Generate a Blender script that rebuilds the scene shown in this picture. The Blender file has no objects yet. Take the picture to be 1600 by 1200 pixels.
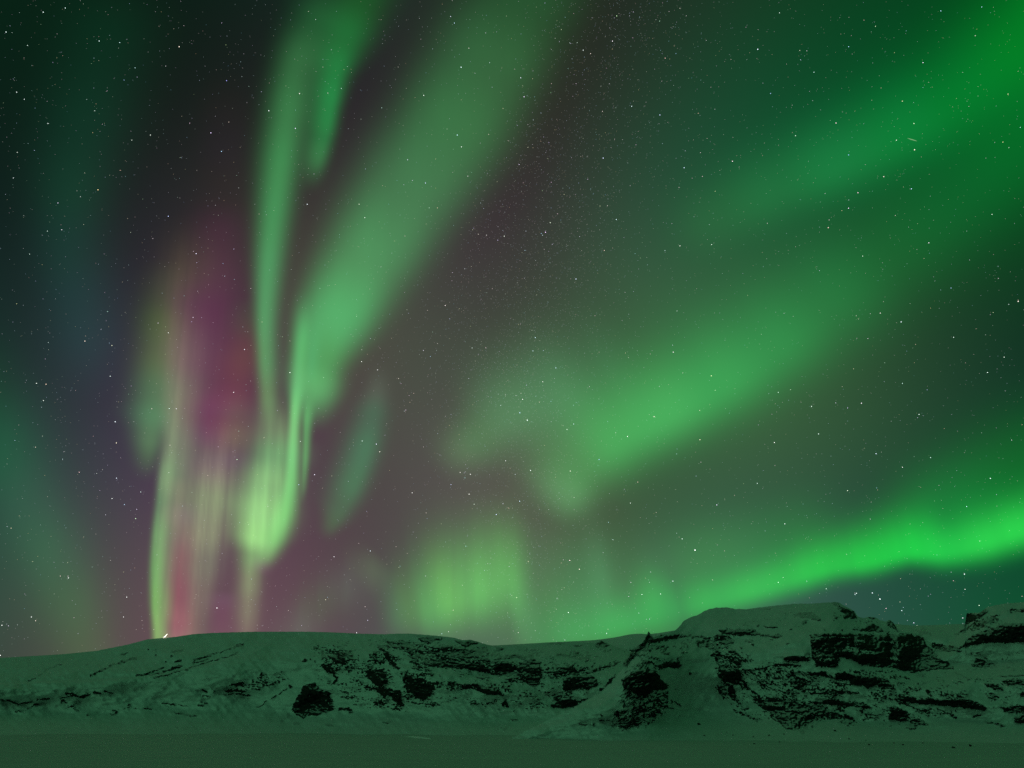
# Snowy hills under an aurora, seen across a snowfield at night. Built in code only.
import bpy, math
import numpy as np

S = bpy.context.scene
R = math.radians
# ---------------------------------------------------------------- camera, sky, exposure
cam_data = bpy.data.cameras.new('camera'); cam = bpy.data.objects.new('camera', cam_data)
S.collection.objects.link(cam); S.camera = cam
EYE = 9.0
cam.location = (0, 0, EYE)
cam.rotation_euler = (R(90) + math.atan(528.0 / 800.0), 0, 0)
cam_data.sensor_width = 36.0; cam_data.lens = 18.0
cam_data.clip_start = 0.1; cam_data.clip_end = 2.0e6
S.view_settings.view_transform = 'Standard'; S.view_settings.look = 'None'
S.view_settings.exposure = 0.0; S.view_settings.gamma = 1.0
S.render.engine = 'CYCLES'
S.cycles.use_denoising = False
S.cycles.max_bounces = 4; S.cycles.diffuse_bounces = 2; S.cycles.transparent_max_bounces = 40
S.cycles.filter_width = 1.5
S.cycles.sample_clamp_direct = 2.0; S.cycles.sample_clamp_indirect = 1.0

SHARP = 36.731
NIGHT_GLOW = [
 (-0.6831, 0.2142, 0.6982, 0, 0.00577, 0),
 (-0.5939, 0.2359, 0.7692, 0, 0.00363, 0.00222),
 (-0.4759, 0.2579, 0.8409, 0.00043, 0, 0),
 (-0.1452, 0.2901, 0.9459, 0, 0.01843, 0.01133),
 (0.0503, 0.2929, 0.9548, 0.00217, 0, 0),
 (0.2402, 0.2847, 0.928, 0.00618, 0, 0.00688),
 (0.4063, 0.268, 0.8736, 0, 0.01967, 0.00227),
 (-0.5765, 0.3398, 0.7431, 0, 0, 0.00105),
 (-0.0553, 0.4152, 0.9081, 0.01035, 0, 0),
 (0.1593, 0.4105, 0.8978, 0.00316, 0, 0),
 (0.6301, 0.3229, 0.7062, 0, 0, 0.00363),
 (0.7169, 0.2899, 0.6341, 0, 0.0698, 0.00411),
 (-0.5423, 0.4643, 0.7002, 0.00047, 0, 0),
 (-0.1725, 0.5444, 0.8209, 0.01088, 0, 0.01291),
 (0.06, 0.5517, 0.8319, 0.00377, 0, 0),
 (0.2832, 0.53, 0.7993, 0, 0.0273, 0.01445),
 (0.4686, 0.4882, 0.7362, 0, 0.03304, 0.00808),
 (-0.7277, 0.4756, 0.4943, 0.00113, 0, 0),
 (-0.6302, 0.5383, 0.5595, 0, 0.00491, 0.00668),
 (-0.4901, 0.6043, 0.6281, 0.00268, 0, 0.00209),
 (-0.2987, 0.6617, 0.6877, 0.0292, 0.03791, 0.02358),
 (-0.0636, 0.6919, 0.7192, 0.01381, 0, 0.01035),
 (0.1825, 0.6817, 0.7085, 0.01725, 0.02463, 0.01815),
 (0.3989, 0.6358, 0.6608, 0, 0, 0.00044),
 (0.5647, 0.5722, 0.5947, 0, 0, 0.00252),
 (0.7637, 0.4476, 0.4652, 0, 0, 0.00153),
 (-0.6913, 0.593, 0.413, 0, 0.01131, 0),
 (-0.5741, 0.6719, 0.468, 0, 0.00428, 0.01228),
 (-0.4071, 0.7495, 0.522, 0.04284, 0, 0.00869),
 (-0.1869, 0.8061, 0.5615, 0, 0.03052, 0.01204),
 (0.0651, 0.8188, 0.5703, 0.01262, 0.0108, 0.00385),
 (0.3054, 0.7814, 0.5442, 0.0127, 0.08091, 0.02641),
 (0.4993, 0.711, 0.4952, 0.02002, 0.03305, 0.01648),
 (0.6394, 0.6309, 0.4394, 0, 0.00715, 0.00131),
 (-0.4937, 0.7975, 0.3467, 0.02898, 0, 0.05051),
 (-0.3013, 0.8744, 0.3802, 0, 0.01753, 0),
 (-0.0642, 0.9152, 0.3979, 0.06248, 0.03845, 0.05232),
 (0.4021, 0.8397, 0.3651, 0.01403, 0.01284, 0.00153),
 (0.5684, 0.7545, 0.328, 0, 0.01722, 0),
 (0.6859, 0.6673, 0.2901, 0, 0, 0.00826),
 (0.7667, 0.5887, 0.256, 0, 0, 0.0028),
 (-0.7504, 0.6444, 0.1472, 0, 0.04948, 0.0253),
 (-0.5489, 0.8149, 0.1862, 0.01335, 0.01675, 0),
 (-0.3852, 0.8996, 0.2055, 0.01537, 0, 0),
 (-0.1754, 0.9598, 0.2193, 0, 0, 0.00154),
 (0.061, 0.9731, 0.2223, 0.02627, 0, 0),
 (0.2877, 0.9337, 0.2133, 0.00079, 0.02984, 0.01947),
 (0.4749, 0.8579, 0.196, 0, 0, 0.01827),
 (-0.686, 0.7262, 0.0447, 0, 0.00842, 0.00507),
 (-0.447, 0.8929, 0.055, 0.1071, 0.05183, 0.07115),
 (-0.268, 0.9616, 0.0593, 0, 0, 0.00619),
 (-0.0565, 0.9965, 0.0614, 0.04563, 0.08679, 0.07319),
 (0.1628, 0.9848, 0.0607, 0, 0.109, 0),
 (0.3605, 0.931, 0.0574, 0.03744, 0.04828, 0.03882),
 (0.5195, 0.8528, 0.0525, 0, 0, 0.0142),
 (0.6385, 0.7682, 0.0473, 0, 0.02931, 0),
 (0.7245, 0.688, 0.0424, 0, 0.045, 0.00753),
]
FILL_BEHIND = [  # unseen glow behind and above the camera, added to light the facing slopes
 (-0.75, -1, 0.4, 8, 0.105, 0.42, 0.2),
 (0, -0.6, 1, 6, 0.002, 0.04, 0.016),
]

def build_world():
    w = bpy.data.worlds.new('World'); S.world = w; w.use_nodes = True
    nt = w.node_tree; nt.nodes.clear(); N = nt.nodes.new; L = nt.links.new
    tc = N('ShaderNodeTexCoord'); prev = None
    def blob(d, sharp, rgb, prev):
        a = N('ShaderNodeVectorMath'); a.operation = 'DOT_PRODUCT'; a.inputs[1].default_value = d
        L(tc.outputs['Generated'], a.inputs[0])
        m = N('ShaderNodeMath'); m.operation = 'MULTIPLY_ADD'; m.inputs[1].default_value = sharp; m.inputs[2].default_value = -sharp
        L(a.outputs['Value'], m.inputs[0])
        e = N('ShaderNodeMath'); e.operation = 'EXPONENT'; L(m.outputs[0], e.inputs[0])
        s = N('ShaderNodeVectorMath'); s.operation = 'MULTIPLY_ADD'; s.inputs[1].default_value = rgb
        L(e.outputs[0], s.inputs[0])
        if prev is None: s.inputs[2].default_value = (0.0006, 0.0012, 0.0009)
        else: L(prev, s.inputs[2])
        return s.outputs['Vector']
    for b in NIGHT_GLOW: prev = blob(b[:3], SHARP, b[3:], prev)
    for x, y, z, sharp, r, g, bl in FILL_BEHIND:
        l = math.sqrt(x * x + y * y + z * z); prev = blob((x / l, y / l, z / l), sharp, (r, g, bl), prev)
    bg = N('ShaderNodeBackground'); L(prev, bg.inputs['Color']); bg.inputs['Strength'].default_value = 1.0
    out = N('ShaderNodeOutputWorld'); L(bg.outputs[0], out.inputs[0])
    w.cycles.sampling_method = 'MANUAL'; w.cycles.sample_map_resolution = 256
build_world()

# ---------------------------------------------------------------- helpers
# ---- sky geometry: photo direction <-> plate coordinates (1600 x 1200 plate, 800 px focal length)
FOC, PITCH = 800.0, math.atan(528.0 / 800.0)

def ray(x, y):
    """Unit world directions seen at plate coordinates x, y."""
    x = np.asarray(x, float); y = np.asarray(y, float)
    cx, cy = (x - 800.0) / FOC, (600.0 - y) / FOC
    sp, cp = math.sin(PITCH), math.cos(PITCH)
    d = np.stack([cx, cp - sp * cy, sp + cp * cy], -1)
    return d / np.linalg.norm(d, axis=-1, keepdims=True)

def hash1(i, seed):
    i = np.asarray(i, np.int64)
    h = (i * 374761393 + seed * 668265263) & 0xFFFFFFFF
    h = ((h ^ (h >> 13)) * 1274126177) & 0xFFFFFFFF
    return ((h ^ (h >> 16)) & 0xFFFF) / 65535.0

def noise1(x, seed):
    i = np.floor(x); f = x - i; f = f * f * (3 - 2 * f)
    return hash1(i, seed) * (1 - f) + hash1(i + 1, seed) * f

def noise2(x, y, seed):
    x, y = np.broadcast_arrays(np.asarray(x, float), np.asarray(y, float))
    i = np.floor(x); j = np.floor(y); fx = x - i; fy = y - j
    fx = fx * fx * fx * (fx * (fx * 6 - 15) + 10); fy = fy * fy * fy * (fy * (fy * 6 - 15) + 10)
    i = i.astype(np.int64); j = j.astype(np.int64)
    def g(a, b, u, v):
        t = hash1(a * 7919 + b * 104729, seed) * 2 * math.pi
        return np.cos(t) * u + np.sin(t) * v
    n0 = g(i, j, fx0 := x - i, fy0 := y - j) * (1 - fx) + g(i + 1, j, fx0 - 1, fy0) * fx
    n1 = g(i, j + 1, fx0, fy0 - 1) * (1 - fx) + g(i + 1, j + 1, fx0 - 1, fy0 - 1) * fx
    return (n0 * (1 - fy) + n1 * fy) * 1.4

def fbm(x, y, octaves, seed, gain=0.5):
    a, s, t = 1.0, 0.0, 0.0
    for k in range(octaves):
        s = s + a * noise2(x * 2 ** k + 17.3 * k, y * 2 ** k - 9.1 * k, seed + k); t += a * a; a *= gain
    return s / math.sqrt(t)

def spline(pts, n=14):
    """Dense Catmull-Rom through rows of numbers; returns the dense rows and the control parameter of each."""
    P = np.array(pts, float); m = len(P)
    out, par = [], []
    for i in range(m - 1):
        p0, p1, p2, p3 = P[max(i - 1, 0)], P[i], P[i + 1], P[min(i + 2, m - 1)]
        for k in range(n):
            t = k / n
            out.append(0.5 * (2 * p1 + (p2 - p0) * t + (2 * p0 - 5 * p1 + 4 * p2 - p3) * t * t + (3 * p1 - p0 - 3 * p2 + p3) * t ** 3)); par.append(i + t)
    out.append(P[-1]); par.append(m - 1.0)
    return np.array(out), np.array(par)

def band_coords(geom, x, y):
    """Nearest ridge parameter and profile value (before colour) of a band whose rows are x, y, wl, wr.
    d > 0 is on the wl side (image left when travelling down, up when travelling left)."""
    S, par = spline(geom)
    best = np.full(x.shape, 1e18); s = np.zeros(x.shape); d = np.zeros(x.shape); wl = np.ones(x.shape); wr = np.ones(x.shape); over = np.zeros(x.shape)
    for k in range(len(S) - 1):
        ax, ay = S[k, :2]; ux, uy = S[k + 1, :2] - S[k, :2]; L2 = ux * ux + uy * uy + 1e-9
        t = ((x - ax) * ux + (y - ay) * uy) / L2; tc = np.clip(t, 0, 1)
        qx, qy = x - ax - tc * ux, y - ay - tc * uy
        r = qx * qx + qy * qy; m = r < best
        best = np.where(m, r, best); L = math.sqrt(L2)
        s = np.where(m, par[k] + (par[k + 1] - par[k]) * tc, s)
        d = np.where(m, (-uy * qx + ux * qy) / L, d)
        wl = np.where(m, S[k, 2] + (S[k + 1, 2] - S[k, 2]) * tc, wl); wr = np.where(m, S[k, 3] + (S[k + 1, 3] - S[k, 3]) * tc, wr)
        o = np.zeros_like(x)
        if k == 0: o = np.where(t < 0, -t * L, 0)
        if k == len(S) - 2: o = np.where(t > 1, (t - 1) * L, o)
        over = np.where(m, o, over)
    return s, d, np.maximum(wl, 2), np.maximum(wr, 2), over

def band_profile(band, x, y):
    s, d, wl, wr, over = band_coords(band['geom'], x, y)
    p = band.get('p', 2.0)
    w = np.where(d < 0, wr, wl)
    f = np.exp(-np.abs(d / w) ** p) * np.exp(-(over / band.get('cap', 25.0)) ** 2)
    m1 = len(band['geom']) - 1
    a, b = band.get('fade', (0, 0))
    sm = lambda t: np.clip(t, 0, 1) ** 2 * (3 - 2 * np.clip(t, 0, 1))
    if a: f = f * sm(s / a)
    if b: f = f * sm((m1 - s) / b)
    ry = band.get('rays')
    if ry:
        amp, wid, seed = ry
        q = np.degrees(np.arctan2(x - 620.0, y + 2500.0)) * 60.0      # rays converge towards the magnetic zenith
        n = 0.62 * noise1(q / wid, seed) + 0.28 * noise1(q / wid * 2.3, seed + 5) + 0.10 * noise1(q / wid * 5.1, seed + 9)
        f = f * (1 + amp * 2 * (n - 0.5))
    return s, f

def hats(s, m):
    """Linear weights of m control colours at ridge parameter s."""
    s = np.clip(s, 0, m - 1); i = np.clip(np.floor(s).astype(int), 0, m - 2); t = s - i; t = t * t * (3 - 2 * t)
    return i, t

# ---- bare rock showing through the snow. Rows: kind, density, width, outline or line (plate coordinates)
ROCK = [
# left dome
('L',.9,1.6,'0,1094 15,1095 22,1098 30,1101 38,1098 48,1097'),('L',.9,1.6,'57,1094 68,1092.5 75,1092'),('L',.85,2,'26,1112 36,1112 44,1107 52,1102 58,1099 60,1101'),
('L',.75,1.2,'45,1064 60,1056 72,1048 82,1043 92,1038 97,1038'),('L',.9,2.2,'142,1056 155,1049 170,1042 178,1038 190,1035 203,1031 212,1028'),
('L',.7,1.2,'190,1022 200,1020'),('D',.9,2,'216,1016 244,1016 244,1023 232,1015 135,1039 268,1026 259,1033'),
('L',.9,2,'102,1084 113,1084 120,1088 133,1087 140,1085'),('L',.9,2.2,'96,1098 99,1094 104,1098'),('L',.9,1.8,'98,1090 112,1087'),('L',.95,3,'108,1104 114,1102 117,1109 123,1112'),
('D',.95,4,'138,1117'),('L',.9,2.5,'147,1081 150,1083 158,1083'),('L',.9,1.6,'163,1080 175,1082'),('L',.9,2,'124,1091 134,1087'),
('L',.9,2,'171,1115 178,1116 184,1112 176,1109'),('D',.9,2.6,'202,1101 90,1116'),('D',.85,1.6,'185,1108 194,1107 212,1108 200,1105'),('L',.9,2.5,'225,1106 229,1107 236,1107'),
('L',.9,2.6,'268,1018 276,1018 285,1017'),('L',.95,3,'272,1034 281,1032'),('L',.8,2,'212,1056 230,1053 240,1048 255,1044'),('L',.9,2.6,'263,1047 270,1044 282,1041'),('L',.85,1.4,'235,1055 250,1052 265,1047'),
('L',.95,3,'305,1031 315,1028 328,1024'),('L',.6,1.2,'300,1037 325,1030'),('L',.9,1.2,'240,1059 265,1053 285,1047 303,1041 320,1036 340,1030 357,1026 372,1020'),('L',.9,1.6,'290,1046 303,1041'),
('L',.7,1.2,'330,1022 348,1018 360,1013'),('L',.95,4,'366,1011 373,1009 380,1007'),('L',.95,3.5,'317,1078 323,1081'),('L',.9,1.3,'318,1088 326,1088'),('D',.8,1.8,'335,1081 341,1086'),
('L',.95,2.6,'353,1080 365,1079 380,1080'),('L',.85,1.4,'350,1085 370,1084 390,1087'),('L',.6,4,'362,1070 372,1069 378,1070'),
('P',.30,0,'345,1066 360,1062 390,1058 410,1050 440,1045 455,1060 440,1072 400,1085 350,1090'),('D',.9,3,'407,1053 416,1065'),
('L',.9,1.6,'400,1106 410,1100 417,1096'),('L',.8,1.3,'425,1091 432,1087 440,1082 447,1076'),('D',.95,3.5,'454,1072'),
('L',.9,2,'254,1099 262,1099 272,1101'),('L',.7,1.2,'280,1101 293,1103'),('L',.9,2,'308,1101 318,1102 323,1098 315,1097'),('L',.9,2.4,'271,1112 279,1114 288,1117 298,1119 307,1117'),
('D',.9,2.2,'448,1120 441,1126 437,1135 444,1123 449,1117 275,1138'),
# knob and scatter
('P',.90,0,'475,1072 492,1067 493,1075 503,1078 516,1080 517,1092 522,1102 519,1111 505,1113 495,1118 480,1117 474,1123 462,1116 456,1109 458,1102 466,1086 472,1080'),
('L',.9,3,'461,1130 466,1131'),('L',.9,2.2,'510,1133 519,1133'),('L',.8,4,'531,1108 543,1108 550,1113'),
('P',.36,0,'497,1008 520,1010 545,1010 562,1012 555,1030 545,1045 530,1055 520,1050 505,1040 495,1033 497,1020'),('P',.62,0,'517,1022 535,1012 548,1020 540,1035 525,1040 515,1030'),
('L',.9,3.6,'506,1042 512,1048 520,1052 525,1058 524,1067'),('D',.9,3.6,'477,1032'),('D',.8,2.4,'499,1010 484,1030 492,1033'),('P',.30,0,'555,1025 600,1030 600,1045 570,1070 545,1090 540,1070 550,1045'),
('P',.25,0,'420,1050 445,1045 470,1055 440,1075 420,1080'),('P',.97,0,'570,1047 598,1047 603,1050 606,1065 598,1072 590,1073 580,1063 572,1055'),
('P',.9,0,'588,1073 600,1074 612,1080 624,1078 627,1090 632,1102 628,1105 618,1097 612,1088 595,1086'),('L',.97,6,'604,1020 606,1030 613,1036 621,1044'),('L',.9,4,'592,1010 600,1018 606,1028'),
('P',.5,0,'600,1000 640,1000 660,1010 640,1018 600,1012'),('P',.4,0,'555,1048 575,1062 565,1075 550,1070'),('P',.28,0,'560,1088 600,1100 640,1105 640,1112 600,1112 570,1100'),
('L',.8,2,'607,1105 613,1108 625,1109'),('L',.8,2.5,'600,1129 609,1128'),('P',.55,0,'625,1050 640,1050 670,1065 690,1070 672,1090 660,1098 650,1090 630,1085'),('P',.88,0,'650,1085 665,1085 668,1090 660,1096 652,1090'),
('L',.9,3,'665,1070 685,1067'),('L',.8,1.6,'643,1098 660,1100 680,1101'),
# notch wall
('P',.96,0,'652,997 662,995 672,1002 674,1007 663,1005'),('P',.65,0,'650,994 690,996 696,1000 680,1003 660,999'),('P',.96,0,'710,1000 722,1003 737,1000 748,1004 735,1008 725,1011'),
('P',.42,0,'620,1010 700,1005 760,1012 760,1035 700,1040 640,1035'),('L',.93,9,'668,1036 690,1038 720,1040 740,1042 760,1046'),('P',.72,0,'680,1025 735,1025 765,1030 770,1045 735,1046 690,1042'),
('P',.7,0,'640,1035 650,1034 672,1045 670,1048'),('P',.7,0,'730,1015 760,1012 765,1022 735,1022'),('L',.95,5,'770,1035 785,1028 805,1025 818,1028'),('L',.9,4,'775,1012 783,1015'),('D',.95,4,'780,1013'),
('P',.6,0,'765,1035 800,1032 815,1045 800,1057 770,1055'),('L',.9,3,'768,1052 795,1056'),('P',.94,0,'812,1035 830,1028 845,1035 846,1060 838,1070 825,1070 812,1062 810,1050'),
('L',.85,6,'700,1068 720,1071 740,1073 755,1078'),('P',.94,0,'740,1068 755,1072 775,1075 785,1083 785,1088 775,1086 760,1085 745,1077'),('P',.95,0,'783,1098 790,1092 794,1100 793,1106 785,1103'),
('P',.30,0,'740,1085 790,1095 780,1110 740,1095'),('P',.55,0,'738,1053 765,1055 760,1062 740,1060'),('P',.26,0,'770,1130 800,1128 795,1145 770,1145'),('L',.9,2.5,'787,1140 793,1138'),('L',.85,2,'797,1124 808,1124'),
('P',.45,0,'845,1040 900,1040 960,1035 970,1035 920,1055 880,1060 850,1060'),('P',.88,0,'868,1050 880,1043 900,1043 885,1052'),('P',.92,0,'880,1062 890,1055 905,1055 925,1055 935,1068 930,1075 915,1078 880,1078'),
('P',.92,0,'862,1102 880,1093 890,1092 905,1095 920,1090 900,1102 885,1107 865,1106'),('P',.42,0,'860,1080 880,1080 925,1080 890,1095 862,1100'),('L',.9,3,'938,1078 948,1070 953,1065 960,1055'),('L',.8,3,'925,1050 945,1042 965,1035'),
('P',.94,0,'929,1006 938,1001 945,1004 953,1008 945,1011 931,1013'),('P',.26,0,'860,1015 940,1015 935,1030 870,1035'),('L',.85,2.6,'872,1022 888,1025'),('L',.8,1.6,'858,1006 880,1005'),('L',.75,1.4,'897,1010 912,1007'),
# spur
('P',.97,0,'1010,1000 1011,990 1013,986 1016,992 1021,998 1018,1005 1010,1005'),('L',.85,8,'978,1038 990,1022 1000,1012 1012,1004'),('L',.95,4.6,'1015,1004 1030,1000 1045,996 1055,995'),('L',.9,3,'1055,994 1075,994 1095,995 1110,998'),
('D',.9,2,'1032,992'),('P',.98,0,'972,1063 982,1055 995,1046 1010,1044 1022,1048 1034,1062 1044,1074 1040,1078 1025,1078 1012,1085 1000,1088 990,1082 975,1074'),('L',.9,2.6,'1005,1033 1018,1035 1025,1041'),
('P',.86,0,'1027,1040 1040,1034 1060,1034 1070,1040 1060,1045 1045,1042 1030,1045'),('L',.9,3,'1033,1019 1045,1023'),('L',.7,2,'1035,1018 1042,1010'),('D',.9,2.5,'1021,1028 1017,1018 1078,1052 1058,1077'),
('P',.36,0,'975,1078 1050,1080 1060,1100 1020,1130 960,1140 955,1125 985,1105 970,1090'),('P',.30,0,'1020,1090 1050,1085 1065,1100 1030,1115'),('L',.85,2,'1030,1101 1042,1104 1052,1107'),('L',.85,2,'1050,1095 1063,1102'),
('P',.55,0,'960,1130 985,1120 1010,1118 1000,1135 970,1142'),('D',.9,3,'928,1132'),('L',.8,1.6,'905,1131 920,1132'),('L',.8,1.6,'937,1126 952,1125'),('D',.8,2.4,'940,1118'),
('P',.72,0,'1087,1003 1100,1000 1125,999 1128,1010 1118,1014 1090,1012'),('P',.85,0,'1115,995 1125,990 1148,1000 1145,1005 1125,1008'),('P',.97,0,'1120,986 1130,984 1160,983 1180,983 1190,992 1175,993 1150,993 1130,990'),
('L',.9,3,'1188,991 1205,995 1222,994'),('D',.95,5,'1214,994'),('L',.8,2,'1193,979 1204,980 1213,981'),('D',.85,2.4,'1184,977 1235,984 1230,1005 1177,1007 1068,1020 1064,1013'),
('P',.72,0,'1110,1024 1121,1015 1132,1023 1144,1013 1153,1021 1160,1030 1155,1045 1160,1060 1168,1075 1160,1077 1150,1065 1130,1068 1122,1058 1122,1040 1115,1028'),('P',.96,0,'1125,1045 1140,1045 1150,1055 1158,1050 1160,1062 1148,1068 1128,1062'),
('P',.96,0,'1138,1075 1146,1068 1148,1085 1155,1095 1145,1094 1137,1085'),('L',.95,3,'1158,1060 1165,1072 1168,1077'),('P',.45,0,'1110,1068 1135,1068 1140,1090 1130,1095 1112,1080'),
('L',.9,3,'1148,1110 1160,1116 1172,1120 1182,1126'),('P',.35,0,'1140,1095 1200,1120 1190,1132 1160,1120'),('L',.75,2,'1170,1072 1182,1085 1192,1090'),('P',.32,0,'1160,1040 1240,1036 1292,1062 1272,1094 1200,1090 1170,1070'),
('L',.85,2,'1165,1048 1190,1045 1205,1039'),('L',.88,3,'1205,1039 1230,1039 1250,1041'),('P',.95,0,'1222,1027 1240,1025 1264,1027 1262,1035 1250,1032 1225,1031'),('D',.85,5,'1217,1048'),('P',.6,0,'1232,1062 1250,1055 1270,1066 1254,1084 1238,1078'),
('P',.86,0,'1190,1095 1215,1097 1250,1100 1265,1112 1280,1112 1260,1120 1230,1112 1200,1107'),('P',.9,0,'1210,1118 1235,1112 1255,1122 1268,1120 1250,1137 1240,1142 1225,1137 1215,1125'),('D',.9,5,'1253,1143'),
('P',.5,0,'1170,1085 1235,1088 1296,1104 1264,1145 1230,1140 1180,1105'),
# great cliff and the ledges below it
('P',.95,0,'1265,992 1285,990 1330,989 1345,990 1360,992 1425,991 1442,997 1450,1010 1462,1022 1466,1029 1478,1034 1490,1040 1490,1046 1460,1046 1435,1050 1420,1050 1400,1043 1370,1042 1345,1037 1330,1030 1312,1026 1310,1040 1310,1042 1290,1042 1274,1040 1268,1020'),
('S',.9,0,'1335,998 1355,999 1352,1004 1340,1003'),('S',.85,0,'1318,1008 1330,1010 1345,1016 1368,1017 1365,1023 1340,1020 1320,1014'),('S',.7,0,'1275,1022 1290,1020 1310,1020 1300,1026 1278,1028'),('S',.8,1.5,'1270,998 1290,995 1330,996'),('S',.8,0,'1385,1025 1400,1027 1410,1033 1390,1030'),('S',.7,1.4,'1380,1001 1400,1006 1425,1009'),
('P',.95,0,'1330,984 1350,983 1355,976 1365,974 1378,982 1382,987 1355,987'),('P',.9,0,'1385,972 1390,969 1397,975 1403,986 1395,983'),('P',.9,0,'1357,964 1367,965 1366,968 1360,968'),
('P',.9,0,'1297,942 1307,941 1313,947 1325,953 1336,957 1340,965 1328,967 1316,965 1318,958 1308,948'),('P',.8,0,'1240,960 1250,957 1268,956 1280,965 1283,972 1270,968 1245,963'),('D',.95,4.5,'1257,972'),('D',.85,3,'1228,960 1235,984'),
('P',.4,0,'1300,957 1312,958 1310,972 1298,970'),('P',.3,0,'1200,957 1235,960 1240,966 1200,962'),('L',.75,2,'1195,952 1203,951'),('D',.85,2,'1290,984 1316,985 1242,941'),
('P',.9,0,'1265,1052 1285,1049 1300,1058 1310,1062 1300,1060 1280,1055 1267,1056'),('P',.94,0,'1305,1053 1318,1049 1330,1055 1345,1055 1360,1056 1385,1060 1395,1070 1400,1078 1380,1075 1370,1070 1355,1075 1350,1072 1330,1070 1325,1062 1305,1060'),
('P',.6,0,'1325,1045 1370,1047 1400,1048 1370,1053 1340,1052'),('L',.85,1.5,'1262,1077 1290,1077'),('L',.88,3,'1267,1084 1300,1081 1340,1083'),('P',.92,0,'1262,1095 1280,1096 1300,1092 1320,1097 1345,1097 1365,1107 1355,1107 1330,1103 1300,1101 1270,1099'),
('P',.86,0,'1268,1110 1290,1110 1310,1115 1320,1122 1305,1124 1285,1118'),('P',.8,0,'1317,1116 1330,1118 1335,1126 1322,1123'),('P',.3,0,'1290,1118 1340,1125 1330,1132 1300,1128'),
('P',.94,0,'1396,1092 1410,1089 1428,1090 1432,1096 1440,1091 1460,1092 1490,1095 1515,1092 1530,1098 1543,1108 1535,1111 1515,1107 1490,1104 1470,1102 1445,1100 1430,1099 1415,1096 1400,1096'),
('P',.94,0,'1390,1105 1395,1103 1410,1108 1422,1116 1415,1121 1420,1127 1400,1126 1389,1125'),('P',.95,0,'1420,1123 1432,1123 1440,1126 1452,1133 1435,1133 1430,1140 1417,1138 1422,1130'),
('L',.8,1.6,'1405,1098 1425,1105 1440,1112 1455,1108'),('L',.85,3,'1442,1111 1455,1108'),('L',.85,1.6,'1465,1107 1480,1115 1495,1122'),('L',.7,2.5,'1520,1120 1532,1117'),('D',.85,2.6,'1433,1079 1374,1087'),('L',.9,2.6,'1448,1079 1455,1086'),('L',.88,2.6,'1412,1057 1422,1062'),
('D',.85,3,'1351,1124'),('L',.9,3,'1540,1128 1555,1131 1570,1135'),('P',.92,0,'1537,1069 1550,1068 1565,1075 1568,1079 1555,1077 1545,1073'),('P',.95,0,'1565,1065 1580,1062 1640,1062 1640,1070 1575,1070'),('L',.85,2.5,'1548,1083 1560,1090'),
('P',.85,0,'1562,1105 1580,1103 1640,1105 1640,1115 1570,1113'),('P',.95,0,'1583,1122 1600,1118 1650,1120 1650,1134 1585,1128'),('D',.9,5,'1598,1085'),('L',.85,1.4,'1560,1056 1580,1056 1610,1054'),('L',.85,2,'1493,1052 1502,1055 1513,1062'),
('P',.94,0,'1518,1040 1525,1028 1535,1030 1550,1036 1545,1042 1530,1043'),('P',.6,0,'1535,1028 1560,1035 1560,1043 1545,1042'),('P',.4,0,'1505,1017 1530,1018 1533,1024 1508,1024'),
# hill behind at the right edge
('P',.9,0,'1507,978 1510,957 1522,960 1532,958 1538,950 1545,955 1530,966 1515,972'),('P',.96,0,'1508,1003 1515,995 1530,988 1555,980 1570,974 1640,973 1640,1003 1575,1005 1545,1004 1520,1008 1500,1011 1510,1005'),
('P',.5,0,'1535,965 1560,957 1565,970 1530,985 1505,985'),('P',.5,0,'1570,952 1580,948 1640,950 1640,958 1575,958'),('L',.6,2,'1490,992 1505,985 1525,972'),
('P',.9,0,'1452,1008 1460,1006 1485,1009 1500,1012 1475,1014 1458,1013'),('L',.9,1.6,'1455,1016 1500,1017'),('L',.8,2,'1500,1012 1515,1008'),('P',.7,0,'1432,985 1445,983 1455,991 1440,990'),
# beyond the frame
('P',.6,0,'1700,1020 1800,1010 1900,1030 1880,1080 1760,1090'),('P',.5,0,'-200,1060 -120,1050 -60,1080 -120,1100'),
]

def poly_dist(pts, x, y, closed):
    """Signed distance (inside positive) to an outline, or plain distance to a line."""
    best = np.full(x.shape, 1e9); inside = np.zeros(x.shape, bool); n = len(pts)
    for k in range(n if closed else n - 1):
        ax, ay = pts[k]; bx, by = pts[(k + 1) % n]
        ux, uy = bx - ax, by - ay
        t = np.clip(((x - ax) * ux + (y - ay) * uy) / (ux * ux + uy * uy + 1e-9), 0, 1)
        best = np.minimum(best, (x - ax - t * ux) ** 2 + (y - ay - t * uy) ** 2)
        if closed and abs(uy) > 1e-9:
            inside ^= ((ay > y) != (by > y)) & (x < ax + (y - ay) * ux / uy)
    d = np.sqrt(best)
    return np.where(inside, d, -d) if closed else d

def parse(s):
    return [tuple(float(v) for v in p.split(',')) for p in s.split()]

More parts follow.
